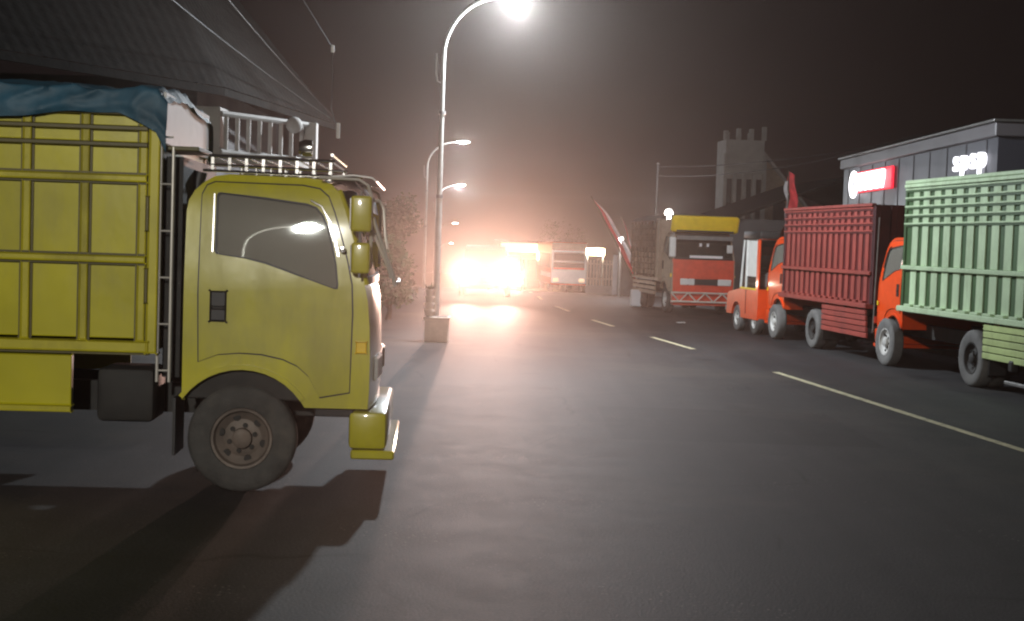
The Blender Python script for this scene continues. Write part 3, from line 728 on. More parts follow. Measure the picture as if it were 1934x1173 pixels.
# --- pale green truck, nearest of the row (origin = rear axle, road side at y = +w/2)
w = 1.90
gt = empty('stake_truck', on_row(0, w / 2), RZ, 'pale green stake truck with orange cab, nearest of the right-hand row', 'truck', 'trucks parked in a row on the right')
stake_bed(gt, -2.45, 2.52, w, 1.03, 2.96, M_GRN, M_GRND, M_GRN, .385, .225, 1.635, 2.33, 5, M_GRNY, (-2.35, -.42), 2, M_GRND)
gc = bpy.data.objects.new('cab', None); COL.objects.link(gc); gc.parent = gt; gc.location = (2.60, 0, 0)
cab(gc, 1.68, M_ORG, sx=.80, sz=.93)
chassis(gt, -2.3, 3.5, w, .4)
for s in (-1, 1):
    wheel(gt, 0, s * (w / 2 - .16), .405, .22, s, M_TYREL, M_CHAS)
    wheel(gt, 0, s * (w / 2 - .41), .405, .22, s, M_TYRE, M_CHAS)
    wheel(gt, 2.60 + .42 * .8 + .25, s * (w / 2 - .16), .395, .20, s, M_TYREL, M_RIMW)
MB().box(1.0, 1.9, -.85, -.45, .45, .85, .04).build('fuel_tank', M_CHAS, gt)
MB().box(-1.35, -1.22, w / 2 - .09, w / 2 + .0, .33, .48, .02).build('marker_light', M_BLK, gt)
MB().box(-2.2, -1.0, w / 2 - .12, w / 2 - .07, .14, .19, .01).build('under_bar', M_STEEL, gt)

# --- red truck
w = 1.90
rt_ = empty('stake_truck', on_row(6.66, w / 2), RZ, 'dull red stake truck with slatted bed between the green truck and the orange jeep', 'truck', 'trucks parked in a row on the right')
stake_bed(rt_, -2.78, 1.92, w, .99, 2.70, M_RED, M_REDD, M_RED, .300, .155, 1.50, 2.22, 4, M_RED, (-2.7, -.55), 1, M_MAR)
MB().tube([(-2.88, w / 2 - .10, .5), (-2.88, w / 2 - .13, 2.45)], .012, 6).build('rope_rail', M_STEEL, rt_)
rc = bpy.data.objects.new('cab', None); COL.objects.link(rc); rc.parent = rt_; rc.location = (1.98, 0, 0)
cab(rc, 1.66, M_ORG, sx=.86, sz=.93)
MB().grid(lambda u, v: Vector((2.02 + .95 * u, -.7 + 1.4 * v, 2.13 + .42 * math.sin(math.pi * min(1, u * 1.15 + .02)) ** .6 * math.sin(math.pi * (v * .9 + .05)) ** .35)), 18, 18).build('roof_deflector', M_BLK, rt_, 1.2)
chassis(rt_, -2.6, 3.0, w, .37)
for s in (-1, 1):
    wheel(rt_, 0, s * (w / 2 - .14), .375, .21, s, M_TYREL, M_CHAS)
    wheel(rt_, 0, s * (w / 2 - .38), .375, .21, s, M_TYRE, M_CHAS)
    wheel(rt_, 2.40, s * (w / 2 - .14), .36, .20, s, M_TYREL, M_RIMW)
MB().box(.6, 1.4, -.85, -.45, .42, .8, .04).build('fuel_tank', M_CHAS, rt_)

# --- orange jeep, in front of the red truck
w = 1.62
jp = empty('jeep', on_row(11.05, w / 2), RZ, 'small orange jeep with pale window frames, parked ahead of the red truck', 'car', 'trucks parked in a row on the right')
tub = [(-1.0, .32), (-1.02, .55), (-1.02, .98), (.30, .98), (.42, .95), (1.22, .86), (1.34, .80), (1.38, .62), (1.36, .36), (.98, .36)]
tub += [(.60 + .36 * math.cos(a), .33 + .33 * math.sin(a)) for a in [R(10 + k * 16) for k in range(11)]] + [(.22, .32)]
MB().plate(tub, [], -w / 2, w / 2).build('body', M_ORG, jp)
for s in (-1, 1):
    f = s * w / 2
    MB().box(-1.0, -.84, f - s * .04, f, .98, 2.06, .01).build('rear_pillar', M_ORG, jp)
    MB().box(-.10, -.02, f - s * .04, f, .98, 2.06, .01).build('centre_pillar', M_WHTP, jp)
    MB().tube([(.36, f - s * .03, .98), (.16, f - s * .03, 2.06)], .035, 8).build('front_pillar', M_WHTP, jp)
    MB().box(-.84, -.10, f - s * .03, f - s * .022, 1.25, 2.06).build('pale_pane', M_WHTP, jp)  # window pane; its pale reflection is put into opaque white
    MB().box(-.84, -.10, f - s * .03, f - s * .022, 1.0, 1.245).build('rear_window', G_WIND, jp)
    MB().box(-.02, .26, f - s * .03, f - s * .022, .99, 2.06).build('door_window', G_WIND, jp)
    MB().box(-.86, .30, f - s * .02, f + s * .016, .955, 1.0, .008).build('belt_trim', M_VIS, jp)
    MB().box(-.14, -.125, f - s * .01, f + s * .008, .42, .955).build('door_seam', M_MAR, jp)
    wheel(jp, .60, s * (w / 2 - .10), .29, .17, s, M_TYREL, M_RIMW); wheel(jp, -.72, s * (w / 2 - .10), .29, .17, s, M_TYRE, M_RIMW)
    MB().lathe([(.001, 1.40), (.07, 1.39), (.075, 1.34)], 14, 'x', (0, s * .55, .68)).build('headlight', M_WHTP, jp)
MB().box(-1.03, .22, -w / 2 - .01, w / 2 + .01, 2.06, 2.24, .05, seg=2).build('roof', M_BLK, jp)
MB().box(-1.04, .24, -w / 2 - .02, w / 2 + .02, 2.05, 2.075, .006).build('roof_trim', M_CHR, jp)
MB().strip([(.34, .98), (.17, 2.04)], -w / 2 + .05, w / 2 - .05, .006).build('windscreen', G_WIND, jp)
MB().box(1.37, 1.50, -w / 2, w / 2, .40, .55, .03).build('bumper', M_STEEL, jp)
MB().box(-.9, .1, -w / 2 + .15, w / 2 - .15, .98, 1.35, .06).build('seat', M_SEAT, jp)

# --- tan and red truck facing the camera
w = 1.86
nt_ = empty('cargo_truck', on_row(18.1, w / 2), RZ + math.pi, 'red-fronted tan truck facing the camera under a yellow roof visor', 'truck', 'trucks parked in a row on the right')
tc_ = bpy.data.objects.new('cab', None); COL.objects.link(tc_); tc_.parent = nt_; tc_.location = (-1.28, 0, 0)
cab(tc_, 1.76, M_CREAM, front_paint=M_CABR, sx=.97, sz=1.0, door_paint=M_CREAM)
vz = MB().box(-.10, .10, -.94, .94, -.25, .29, .085, seg=4)
vz.warp(lambda c: Vector((c.x + .05 + c.z * .30 - .10 * (c.y / .94) ** 2, c.y, c.z * (1 - .22 * (c.y / .94) ** 4) + 2.47 - .03 * (c.y / .94) ** 2)))
vz.bm.verts.ensure_lookup_table()
vz.build('roof_visor', M_VIS, nt_, 1.0)
MB().box(-.35, .02, -.8, .8, 2.245, 2.30, .01).build('visor_mount', M_BLK, nt_)
# windscreen lettering strip and two stickers
MB().box(.055, .065, -.42, .50, 1.545, 1.615).build('windscreen_sticker', M_FLAGW, nt_, rot=None)
for yk in (-.10, .10): MB().box(-.045, -.035, yk - .035, yk + .035, 1.86, 1.95).build('windscreen_mark', M_FLAGW, nt_)
MB().box(.02, .04, .62, .78, 1.70, 1.92, .01).build('mirror', M_WHTP, nt_)
MB().box(-.05, .06, -.98, -.80, 1.55, 2.10, .03).build('mirror', M_WHTP, nt_)
MB().box(-.02, .03, -.78, .78, 2.03, 2.15, .01).build('chrome_visor_bar', M_STEEL, nt_)
# lattice bumper guard
gd = bpy.data.objects.new('bumper_guard', None); COL.objects.link(gd); gd.parent = nt_
for z in (.36, .60): MB().tube([(.26, -.95, z), (.26, .95, z)], .024, 8).build('guard_bar', M_PLANT, gd)
for k in range(8):
    ya = -.95 + k * 1.9 / 8; yb = ya + 1.9 / 8
    MB().tube([(.262, ya, .36 if k % 2 else .60), (.262, yb, .60 if k % 2 else .36)], .018, 6).build('guard_brace', M_PLANT, gd)
bd = bpy.data.objects.new('cargo_bed', None); COL.objects.link(bd); bd.parent = nt_
x1, x0 = -1.36, -5.2
for s in (-1, 1):
    f = s * w / 2
    MB().box(x0, x1, f - s * .10, f + s * .01, .86, .95, .01).build('floor_beam', M_CREAM, bd)
    for k in range(9):
        z = 1.02 + k * .165; MB().box(x0, x1, f - s * .05, f - s * .01, z, z + .125, .006).build('side_plank', M_CREAM if k < 4 else M_WOOD, bd)
    for k in range(9):
        xx = x0 + .05 + k * (x1 - x0 - .1) / 8; MB().box(xx - .035, xx + .035, f - s * .01, f + s * .02, .95, 2.52, .006).build('upright_post', M_CREAM if k == 8 else M_WOOD, bd)
    MB().box(x1 - .30, x1, f - s * .02, f + s * .03, .95, 2.60, .01).build('front_corner_board', M_CREAM, bd)
    for k in range(3): MB().box(x0 + .3, x1 - .6, f - s * .06, f - s * .02, .46 + k * .13, .55 + k * .13, .008).build('skirt_plank', M_CREAM, bd)
MB().box(x1 - .03, x1 + .02, -w / 2 + .02, w / 2 - .02, .9, 2.58).build('head_board', M_CREAM, bd)
MB().box(x0 - .02, x0 + .02, -w / 2 + .02, w / 2 - .02, .9, 2.48).build('tail_gate', M_WOOD, bd)
MB().grid(lambda u, v: Vector((x0 - .05 + (x1 - x0 + .1) * u, (-w / 2 - .03) + (w + .06) * v, 2.56 + .22 * math.sin(math.pi * v) ** .5 + .03 * noise.noise(Vector((u * 9, v * 5, 0))))), 40, 16).build('tarpaulin', M_DKW, bd, 1.2)
MB().box(x0, x1, -w / 2 + .06, w / 2 - .06, .88, .93).build('bed_floor', M_WOOD, bd)
chassis(nt_, -5.0, -.1, w, .38)
for s in (-1, 1):
    wheel(nt_, -1.28 + .42 * .97, s * (w / 2 - .17), .37, .2, s, M_TYRE, M_RIMW)
    wheel(nt_, -4.1, s * (w / 2 - .15), .37, .2, s, M_TYRE, M_RIM); wheel(nt_, -4.1, s * (w / 2 - .38), .37, .2, s, M_TYRE, M_RIM)

# ------------------------------------------------------------------ far vehicles
# white-fronted bus
by = 86.0; bw = 2.2
bs = empty('bus', (3.45, by, drop(by)), R(-90) + R(5), 'far white-fronted bus with orange side parked beyond the flag', 'bus')
prof = [(-8.5, .45), (-8.5, 2.9), (-8.3, 3.1), (-.25, 3.12), (-.05, 3.0), (.0, 2.7), (.06, 1.5), (.06, .45)]
MB().plate(prof, [], -bw / 2, bw / 2).build('body', M_ORG, bs)
MB().box(.055, .12, -bw / 2, bw / 2, .55, 1.42, .04).build('front_panel', M_WHTP, bs)
MB().box(.05, .10, -bw / 2 + .12, bw / 2 - .12, 1.55, 2.45, .02).build('windscreen', M_BLK, bs)
for ya, yb, za, zb in ((-bw / 2, bw / 2, 2.46, 2.62), (-bw / 2, -bw / 2 + .13, 1.4, 2.5), (bw / 2 - .13, bw / 2, 1.4, 2.5), (-.95, .95, 1.86, 1.95)):
    MB().box(.06, .13, ya, yb, za, zb, .02).build('windscreen_frame', M_WHTP, bs)
MB().box(-.02, .10, -bw / 2, bw / 2, 2.64, 3.08, .03).build('roof_front', M_CREAM, bs)
for s in (-1, 1):
    for k in range(5): MB().box(-1.9 - k * 1.4, -.7 - k * 1.4, s * bw / 2 - .01, s * bw / 2 + .015, 1.5, 2.4, .02).build('side_window', M_BLK, bs)
    MB().box(.11, .14, s * .82 - .16, s * .82 + .16, .66, .86, .02).build('headlight', E_SCREEN, bs)
    wheel(bs, -1.6, s * (bw / 2 - .16), .46, .28, s, M_TYRE, M_RIMW); wheel(bs, -6.6, s * (bw / 2 - .16), .46, .28, s, M_TYRE, M_RIMW)
    MB().box(-6, -.3, s * bw / 2 - .01, s * bw / 2 + .012, .9, 1.2).build('side_stripe', M_WHTP, bs)

def car(x, y, rz, paint, label, lit, power):
    t = empty('oncoming_car', (x, y, drop(y)), rz, label, 'car', 'oncoming cars with headlights on')
    cw = 1.66
    low = [(-2.0, .30), (-2.05, .75), (-1.95, .95), (.75, .95), (1.55, .86), (1.95, .72), (2.0, .35), (1.62, .30)]
    MB().plate(low, [], -cw / 2, cw / 2).build('body', paint, t)
    top = [(-1.85, .951), (-1.7, 1.55), (-1.4, 1.66), (.0, 1.66), (.35, 1.5), (.95, .951)]
    b = MB().plate(top, [], -cw / 2 + .08, cw / 2 - .08); b.warp(lambda c: Vector((c.x, c.y * (1 - .12 * max(0, (c.z - .95) / .7)), c.z))); b.build('cabin', paint, t)
    MB().strip([(.92, .985), (.36, 1.52)], -cw / 2 + .18, cw / 2 - .18, -.02).build('windscreen', M_BLK, t)
    MB().box(1.96, 2.03, -.45, .45, .5, .68, .02).build('grille', M_BLK, t)
    MB().box(1.85, 2.1, -cw / 2, cw / 2, .28, .48, .04).build('bumper', paint, t)
    for s in (-1, 1):
        MB().lathe([(.001, 2.03), (.07, 2.025), (.085, 1.99), (.085, 1.9)], 16, 'x', (0, s * .62, .70)).build('headlight', E_HEAD, t)
        for xx in (-1.3, 1.25): wheel(t, xx, s * (cw / 2 - .08), .31, .2, s, M_TYRE, M_RIMW)
        L = light('headlight_beam', 'SPOT', (2.08, s * .62, .70), power, (1.0, .62, .50), t, .08, spot_size=R(26), spot_blend=1.0)
        aim(L, (1, 0, .085))
    return t
car(-.95, 46.5, R(-89), M_BLK, 'nearest oncoming car hidden in the glare of its own headlights', True, 11500)
car(-.35, 66.0, R(-92), M_WHTP, 'second oncoming car, its headlights up and to the right of the main glare', True, 3000)

# ------------------------------------------------------------------ buildings
# lit shop far down the road
t = empty('roadside_shop', (1.25, 98, drop(98)), R(-6), 'far roadside shop open to the street and lit inside by warm tubes', 'shop')
MB().box(-2.2, -2.05, -.1, 4, 0, 3.4).build('side_wall', M_GREYW, t); MB().box(2.05, 2.2, -.1, 4, 0, 3.4).build('side_wall', M_GREYW, t)
MB().box(-2.05, 2.05, 3.8, 4, 0, 3.4).build('back_wall', M_CREAM, t); MB().box(-2.6, 2.6, -1.2, 4.2, 3.4, 3.55).build('roof', M_ROOF, t)
MB().box(-2.05, 2.05, 0, 3.8, 0, .1).build('floor', M_CONC, t)
for k in range(3): MB().box(-1.5 + k * 1.2, -.9 + k * 1.2, 1.0, 1.08, 3.2, 3.26).build('lamp_tube', E_WARM, t)
for k in range(3): MB().box(-1.9 + k * 1.3, -.8 + k * 1.3, 3.2, 3.75, .1, 2.2, .02).build('shelf', M_WOOD, t)
MB().box(-2.2, 2.2, -.2, -.1, 2.75, 3.35, .02).build('sign_board', E_SCREEN, t)
light('shop_light', 'POINT', (0, -.6, 2.5), 500, (1, .72, .45), t, .3)

# sign building on the right
t = empty('shop_building', (9.47, 27.3, 0), 0, 'grey clad shop building with lit white and red signs above the trucks', 'building')
MB().box(0, 10, 0, 12.7, 0, 4.22).build('wall', M_SIGNW, t)
MB().box(-.10, 10.1, -.10, 12.8, 4.225, 4.50, .02).build('fascia', M_SIGNE, t)
MB().box(-.16, 10.16, -.16, 12.86, 4.505, 4.56, .01).build('roof_edge', M_STEEL, t)
for k in range(10): MB().box(-.014, -.001, 1.27 * k + .62, 1.27 * k + .65, .2, 4.2).build('cladding_joint', M_DKW, t)
for k in range(4):
    wn = MB().box(-.03, .0, 1.2 + k * 3, 3.2 + k * 3, .5, 2.3).build('shop_window', M_BLK, t)
    MB().box(-.06, -.031, 1.15 + k * 3, 1.2 + k * 3, .45, 2.35).build('window_frame', M_STEEL, wn); MB().box(-.06, -.031, 3.2 + k * 3, 3.25 + k * 3, .45, 2.35).build('window_frame', M_STEEL, wn)
def text(body, size, depth, material, name, parent, mtx, bold=0.02):
    c = bpy.data.curves.new('txt', 'FONT'); c.body = body; c.size = size; c.extrude = depth; c.offset = bold; c.align_x = 'CENTER'; c.space_character = 1.25
    o = bpy.data.objects.new('txt', c); COL.objects.link(o)
    dg = bpy.context.evaluated_depsgraph_get(); me = bpy.data.meshes.new_from_object(o.evaluated_get(dg)); bpy.data.objects.remove(o)
    me.materials.clear(); me.materials.append(material)
    ob = link(name, me, parent); ob.matrix_local = mtx
    return ob
FACE = Matrix(((0, 0, -1, 0), (-1, 0, 0, 0), (0, 1, 0, 0), (0, 0, 0, 1)))   # text reads towards -x
sg = text('spsp', .66, .03, E_SIGNT, 'white_sign_lettering', t, Matrix.Translation((-.06, 1.50, 3.66)) @ FACE @ Matrix.Diagonal((1.45, 1, 1, 1)), .006)
# script sign: ring emblem and a waving stroke on a red-lit panel
pn = MB().box(-.09, -.02, 7.3, 11.0, 3.48, 4.05, .02).build('red_sign_panel', E_SIGNR, t)
rg_ = MB().tube([(-.13, 11.0 + .30 * math.cos(a), 3.72 + .33 * math.sin(a)) for a in [k * math.pi / 10 for k in range(21)]], .05, 8).build('sign_emblem', E_SIGN, pn)
MB().tube([(-.13, 10.45 - .05 * k, 3.74 + .15 * math.sin(k * 1.15)) for k in range(52)], .075, 8).build('sign_script', E_SIGN, pn)
MB().tube([(-.13, 10.4, 3.95), (-.13, 7.9, 3.95)], .05, 8).build('sign_bar', E_SIGN, pn)

# church tower
t = empty('church', (18.1 * 70 / 110, 70, drop(70) + .2), R(4), 'grey church with a castle-like ribbed tower and a gable behind the trucks', 'church')
t.scale = (70 / 110,) * 3
M_CHU = mat('pale_church_render', (0.36, 0.34, 0.32), 0.85, var=0.12, scale=1.5, dirt=0.4, dirtcol=(0.3, 0.28, 0.26))
MB().box(-1.55, 1.55, 0, 3.2, 0, 12.3).build('tower', M_CHU, t)
for k in range(5):
    xx = -1.58 + k * .79; MB().box(xx - .14, xx + .14, -.28, 0, 0, 11.2 if k in (0, 4) else 9.6, .02).build('rib', M_CHU, t)
MB().box(-1.7, 1.7, -.3, -.02, 9.65, 10.1, .02).build('cornice', M_CHU, t)
for k in range(4):
    xx = -1.19 + k * .79; MB().box(xx - .2, xx + .2, -.05, -.002, 4.0, 9.2).build('slot_window', M_BLK, t)
for k, hh in enumerate((13.0, 13.2, 13.2, 13.4)):
    xx = -1.55 + k * 1.03; MB().box(xx - .15, xx + .15, 0, .5, 12.302, hh, .02).build('merlon', M_CHU, t)
for k in range(3): MB().box(-1.0 + k * .95, -.7 + k * .95, 2.6, 3.2, 12.302, 13.1, .02).build('merlon', M_CHU, t)
b = MB().plate([(1.56, 0), (1.56, 11.2), (2.0, 10.7), (5.6, 6.6), (5.6, 0)], [], .6, 9); b.build('nave', M_CREAM, t)
MB().plate([(1.56, 11.25), (1.56, 11.55), (6.0, 6.5), (6.0, 6.2)], [], .2, 9.3).build('nave_roof', M_CHU, t)
MB().box(2.6, 3.6, .55, .598, 5, 7.5).build('gable_window', M_BLK, t)

# dark building and yard behind the tan truck
t = empty('low_house', (9.6, 48, drop(48)), R(4), 'low dark house with tiled roof behind the tan truck', 'house')
MB().box(-2.2, 6, 0, 8, 0, 2.9).build('wall', M_DKW, t)
MB().strip([(-2.7, 2.75), (1.9, 4.5), (6.5, 2.75)], -.5, 8.5, .1).build('roof', M_ROOF, t)
MB().box(-1.2, -.2, -.04, -.002, 0, 2.1).build('door', M_WOOD, t)
wn = MB().box(.6, 2.0, -.05, -.002, 1.0, 2.2).build('window', M_BLK, t); MB().box(.55, 2.05, -.08, -.051, .93, .99).build('sill', M_CONC, wn)
# boundary wall with rails near the flag
t = empty('boundary_wall', (2.95, 56, drop(56)), R(-2), 'grey boundary wall with upright pale pickets beyond the tan truck', 'wall')
MB().box(1.15, 2.6, 0, .18, 0, 1.45, .01).build('wall', M_GREYW, t)
MB().box(0, 1.15, .02, .14, 0, .35, .01).build('plinth', M_GREYW, t)
for k in range(9): MB().box(.03 + k * .128, .095 + k * .128, .05, .1, .35, 1.38, .006).build('picket', M_PLANT, t)
for z in (.6, 1.2): MB().box(0, 1.15, .101, .13, z, z + .06).build('picket_rail', M_PLANT, t)
MB().box(1.1, 1.28, -.03, .22, 0, 1.62, .01).build('gate_post', M_WHT, t)
# small white block and bollard at the pavement end
t = MB().box(-.16, .16, -.16, .16, 0, .5, .03).build('concrete_block', M_WHT, loc=(3.72, 41.5, 0)); tag(t, 'white concrete block on the road edge behind the tan truck', 'block')

# small roadside lamps on the right
def yard_lamp(x, y, z, label, power, col, size, em):
    zg = drop(y)
    t = empty('yard_lamp', (x, y, zg), 0, label, 'lamp', 'small lamps on the right side')
    MB().tube([(0, 0, 0), (0, 0, z - zg - .1)], .05, 10).build('post', M_POLE, t)
    t2 = bmesh.new(); bmesh.ops.create_uvsphere(t2, u_segments=16, v_segments=10, radius=size)
    q = MB(); q.add(t2, Matrix.Translation((0, 0, z - zg))); q.build('globe', em, t, 1.5)
    MB().box(-.07, .07, -.07, .07, z - zg - .2, z - zg - .08, .01).build('socket', M_STEEL, t)
    light('lamp_light', 'POINT', (-.0, -size - .08, z - zg), power, col, t, .1)
yard_lamp(5.0, 45, 2.91, 'bright round white lamp on a post just above the tan truck bed', 260, (.95, .97, 1), .13, E_LAMPFAR)
yard_lamp(3.85, 50, 2.03, 'small white lamp on a short post behind the red and white flag', 160, (1, .95, .95), .09, E_LAMPFAR)
t = empty('lit_shop_sign', (3.6, 61, drop(61)), 0, 'small warm lit sign on posts over the picket wall', 'sign')
MB().box(-.42, .42, -.05, .05, 1.70, 2.02, .02).build('lit_panel', E_WARM, t)
for xx in (-.35, .35): MB().tube([(xx, 0, 0), (xx, 0, 1.71)], .03, 8).build('post', M_STEEL, t)
light('sign_light', 'POINT', (0, -.3, 1.85), 300, (1, .85, .6), t, .2)

# flags
def flag(base, tip, label, width, two):
    t = empty('flag', base, 0, label, 'flag', 'flags on bamboo poles')
    B, Tp = Vector((0, 0, 0)), Vector(tip) - Vector(base)
    pts = [B.lerp(Tp, k / 8) + Vector((.18 * (k / 8) ** 2 * -1, 0, -.12 * (k / 8) ** 2)) for k in range(9)]
    MB().tube(pts, [.028 - .002 * k for k in range(9)], 8).build('pole', M_WOOD, t)
    def cl(u, v, o, wd):
        k = .22 + .76 * u; p = B.lerp(Tp, k) + Vector((-.18 * k * k, 0, -.12 * k * k))
        f = math.sin(math.pi * min(1, u * 1.02)) ** .5
        return p + Vector((.03 + (o + v * wd) * f, .10 * math.sin(u * 11 + v * 2) * v, -(o + v * wd) * .55 * f + .03 * math.sin(u * 17)))
    MB().grid(lambda u, v: cl(u, v, 0, width), 40, 5).build('red_stripe', M_FLAGR, t, 1.5)
    if two: MB().grid(lambda u, v: cl(u, v, width, width), 40, 5).build('white_stripe', M_FLAGW, t, 1.5)
flag((4.05, 42.0, 0), (2.55, 43.5, 3.45), 'long red and white flag on a leaning pole beside the road', .19, True)
flag((4.25, 46.0, 0), (3.75, 46.5, 2.9), 'slim pale flag pole leaning behind the large flag', .03, True)
t = empty('banner_flag', (7.95, 40.2, .0), 0, 'tall faded red banner in front of the church tower', 'flag')
MB().tube([(0, 0, 0), (.02, 0, 2.4), (-.05, 0, 4.15)], [.035, .03, .018], 8).build('pole', M_WOOD, t)
MB().grid(lambda u, v: Vector((-.05 + .09 * (1 - u) + v * (.34 - .16 * u) + .03 * math.sin(u * 13), .05 * math.sin(u * 9 + v * 4), 2.35 + 1.78 * u - .1 * v)), 30, 8).build('cloth', M_FLAGR, t, 1.5)
MB().grid(lambda u, v: Vector((-.14 + .09 * (1 - u) + v * .09 + .03 * math.sin(u * 13), .02 + .05 * math.sin(u * 9 + v * 4), 2.35 + 1.5 * u)), 30, 4).build('pale_edge', M_FLAGW, t, 1.5)

# ------------------------------------------------------------------ house on the left
t = empty('house', (-4.75, 21.2, 0), 0, 'dark roofed house with white balcony balusters behind the yellow truck', 'house')
def loc(p): return Vector(p) - Vector((-4.75, 21.2, 0))
MB().box(-9, -.35, .6, 9, 0, 3.0).build('ground_floor_wall', M_DKW, t)
MB().box(-9, -.5, 1.4, 9, 3.0, 4.3).build('upper_wall', M_DKW, t)
MB().box(-3.0, 1.45, -.55, .75, 2.86, 2.995, .01).build('balcony_slab', M_GREYW, t)
pz = 2.995
MB().box(-.33, .29, -.50, .10, pz, 3.70, .012).build('corner_pier', M_GREYW, t)
for k in range(8):
    xx = .36 + k * .131; yk = -.40 + k * .20
    MB().box(xx - .030, xx + .030, yk - .03, yk + .03, pz, 3.60, .008).build('baluster', M_GREYW, t)
a = MB(); 
b = MB().tube([(.30, -.50, 3.60), (1.42, 1.22, 3.60)], .045, 8).build('balcony_rail', M_GREYW, t)
b = MB().tube([(.30, -.50, pz + .03), (1.42, 1.22, pz + .03)], .05, 8).build('balcony_kerb', M_GREYW, t)
MB().box(1.28, 1.50, 1.1, 1.32, pz, 3.64, .01).build('end_pier', M_GREYW, t)
t2 = bmesh.new(); bmesh.ops.create_uvsphere(t2, u_segments=18, v_segments=12, radius=.13); q = MB(); q.add(t2, Matrix.Translation((1.22, .62, 3.55))); q.build('finial', M_GREYW, t, 1.5)
# roof: eave line, hip up to the ridge
def roofquad(nm, e0, e1, r0_, r1, n, m_):
    e0, e1, r0_, r1 = map(loc, (e0, e1, r0_, r1)); q = MB()
    def f(u, v):
        p = e0.lerp(e1, u).lerp(r0_.lerp(r1, u), v)
        p.z += .014 * abs(math.sin(u * math.pi * n)) + .02 * ((v * m_) % 1.0)
        return p
    return q.grid(f, n * 4, m_ * 3).build(nm, M_ROOF, t, .3)
roofquad('main_roof', (-9.2, 13.9, 4.12), (-4.72, 22.0, 4.12), (-13.5, 18, 7.6), (-7.2, 26.5, 7.6), 40, 22)
roofquad('balcony_roof', (-4.72, 22.0, 4.13), (-3.75, 28.6, 4.13), (-7.2, 26.5, 7.55), (-6.6, 31, 7.3), 28, 22)
for nm, a_, b_ in (('fascia_board', (-9.2, 13.85, 4.05), (-4.70, 21.98, 4.05)), ('fascia_board', (-4.70, 21.99, 4.05), (-3.72, 28.6, 4.05))):
    a_, b_ = loc(a_), loc(b_); d = (b_ - a_).normalized(); nn = Vector((d.y, -d.x, 0)) * .02
    q = MB(); pts = [a_ - nn, b_ - nn, b_ + nn, a_ + nn]
    lo = [q.bm.verts.new(p + Vector((0, 0, -.06))) for p in pts]; hi = [q.bm.verts.new(p + Vector((0, 0, .06))) for p in pts]
    q.bm.faces.new(lo); q.bm.faces.new(hi)
    for k in range(4): q.bm.faces.new((lo[k], lo[(k + 1) % 4], hi[(k + 1) % 4], hi[k]))
    q.build(nm, M_ROOF, t)

# overhead cables on the left
def cable(pts, r, label):
    o = MB().tube(pts, r, 6).build('overhead_cable', M_CABLE); tag(o, label, 'cable', 'overhead cables')
    return o
def sag(a, b_, s, n=24): return [Vector(a).lerp(Vector(b_), k / n) - Vector((0, 0, s * 4 * (k / n) * (1 - k / n))) for k in range(n + 1)]
cable(sag((-5.6, 15.5, 5.75), (-3.75, 27.5, 4.16), .12), .009, 'leftmost overhead cable running down to the balcony eave')
cable(sag((-4.4, 15.5, 5.75), (-3.75, 28.0, 4.25), .12), .006, 'thin middle overhead cable above the balcony')
c = empty('drop_cable', (-2.71, 20, 4.52), 0, 'overhead cable with a hanging end and pale connector above the cab', 'cable', 'overhead cables')
MB().tube([(v - Vector((-2.71, 20, 4.52))) for v in sag((-4.4, 19.4, 7.2), (-2.71, 20, 4.52), .02)], .010, 6).build('cable', M_CABLE, c)
MB().tube([(0, 0, 0), (.01, 0, -.4), (.0, 0, -.85), (.05, 0, -1.02), (.10, 0, -1.12)], .008, 6).build('hanging_end', M_CABLE, c)
MB().box(.085, .135, -.02, .02, -1.28, -1.06, .008).build('connector', M_WHTP, c)
MB().box(-.022, .022, -.02, .02, -.05, .05, .006).build('clamp', M_WHTP, c)

# ------------------------------------------------------------------ roadside greenery on the left
def bush(x, y, h, r, n, seed, name, label, trunk):
    z = drop(y); rg = random.Random(seed)
    t = empty(name, (x, y, z - .01), 0, label, 'tree' if trunk > .6 else 'shrub', 'plants along the left roadside')
    tb = MB(); tb.tube([(0, 0, 0), (.04, .02, trunk * .6), (.0, .05, trunk + .3)], [.07, .055, .04], 8)
    cl = []
    for k in range(9):
        a = rg.uniform(0, 6.28); rr = r * rg.uniform(.2, .75); zc = trunk + (h - trunk) * rg.uniform(.15, .9)
        c_ = Vector((rr * math.cos(a), rr * math.sin(a), zc)); cl.append((c_, r * rg.uniform(.3, .55)))
        tb.tube([(0, .03, trunk * .8), c_ * .6 + Vector((0, 0, trunk * .25)), c_], [.035, .022, .008], 5)
    tb.build('trunk', M_TRUNK, t)
    b = MB()
    for k in range(n):
        c_, rr = rg.choice(cl); d = Vector((rg.gauss(0, 1), rg.gauss(0, 1), rg.gauss(0, 1))).normalized() * rr * rg.uniform(.3, 1.1) ** .6
        p = c_ + d; l = rg.uniform(.07, .15); e = Vector((rg.gauss(0, 1), rg.gauss(0, 1), rg.gauss(0, .6) - .3)).normalized(); s = e.cross(Vector((rg.gauss(0, 1), rg.gauss(0, 1), 1))).normalized() * l * .32
        b.quad(p, p + e * l * .5 + s, p + e * l, p + e * l * .5 - s)
    b.build('crown', M_LEAF, t, smooth=0)
bush(-2.75, 30.5, 1.75, .65, 2600, 21, 'roadside_shrub', 'leafy roadside shrub just ahead of the yellow cab', .35)
bush(-3.3, 36.5, 2.5, .85, 3200, 22, 'roadside_tree', 'small dim roadside tree between the yellow cab and the lamp pole', .8)
bush(-4.4, 46, 3.4, 1.2, 2600, 23, 'roadside_tree', 'farther dim roadside tree left of the second lamp pole', .9)
bush(4.3, 110, 5.5, 2.2, 2600, 24, 'far_tree', 'far dim tree rising above the white-fronted bus', 1.4)

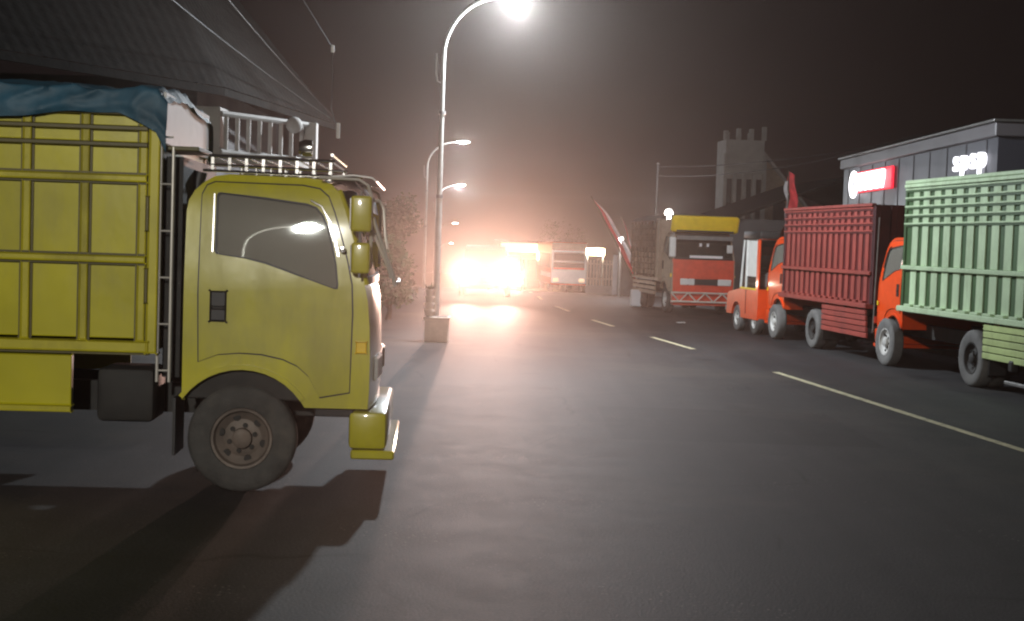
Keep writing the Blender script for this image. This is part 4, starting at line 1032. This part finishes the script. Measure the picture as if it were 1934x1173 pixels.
# utility pole with wires on the right, and litter on the road
t = empty('utility_pole', (4.75, 46.6, drop(46.6)), 0, 'thin dark utility pole rising behind the tan truck bed', 'pole')
MB().tube([(0, 0, 0), (0, 0, 4.6)], [.05, .035], 10).build('shaft', M_DKW, t)
MB().lathe([(.001, 0), (.05, .0), (.055, .03), (.001, .05)], 10, 'z', (0, 0, 4.6)).build('cap', M_STEEL, t)
cable(sag((4.75, 46.6, 4.5), (11.5, 38.0, 5.2), .25), .012, 'dark cable from the utility pole towards the sign building')
cable(sag((4.75, 46.6, 4.2), (10.5, 36.0, 5.0), .35), .012, 'lower dark cable from the utility pole over the red banner')
o = MB().grid(lambda u, v: Vector((u * .22 - .11, v * .16 - .08, .03 + .03 * noise.noise(Vector((u * 5, v * 5, 1))))), 8, 8).build('paper_scrap', M_WHTP, loc=(4.05, 32.9, 0)); tag(o, 'crumpled white paper scrap on the road before the tan truck', 'litter')
# tail lamps, plates and mud flaps on the two stake trucks
for tr, xt, w_, ax, plate in ((gt, -2.45, 1.90, 0, 'AD'), (rt_, -2.78, 1.90, 0, 'AD')):
    for s_ in (-1, 1):
        MB().box(xt - .05, xt - .02, s_ * .72 - .09, s_ * .72 + .09, .66, .78, .01).build('tail_lamp', M_CABR, tr)
        MB().box(ax - .60, ax - .585, s_ * (w_ / 2 - .27) - .22, s_ * (w_ / 2 - .27) + .22, .22, .70).build('mud_flap', M_BLK, tr)
    MB().box(xt - .05, xt - .03, -.22, .22, .62, .74, .004).build('number_plate', M_BLK, tr)
    MB().box(xt - .02, xt + .06, -.8, .8, .52, .60, .01).build('rear_bar', M_CHAS, tr)

# ------------------------------------------------------------------ night haze, shaped to give the lens glare round the lamps
hz = MB().box(-150, 150, -65, 400, -14, 15).build('haze', M_DIRT, smooth=0)
hz.data.materials.clear()
hm = bpy.data.materials.new('glare_haze'); hm.use_nodes = True
nt = hm.node_tree; nt.nodes.remove(nt.nodes['Principled BSDF'])
pv = nt.nodes.new('ShaderNodeVolumePrincipled')
pv.inputs['Color'].default_value = (.95, .84, .77, 1); pv.inputs['Density'].default_value = HAZE_DENSITY; pv.inputs['Anisotropy'].default_value = HAZE_G
nt.links.new(pv.outputs[0], nt.nodes['Material Output'].inputs['Volume'])
hz.data.materials.append(hm); hz['kind'] = 'stuff'; hz['label'] = 'thin night haze shaped to stand in for lens glare round lamps and headlights'; hz['category'] = 'haze'
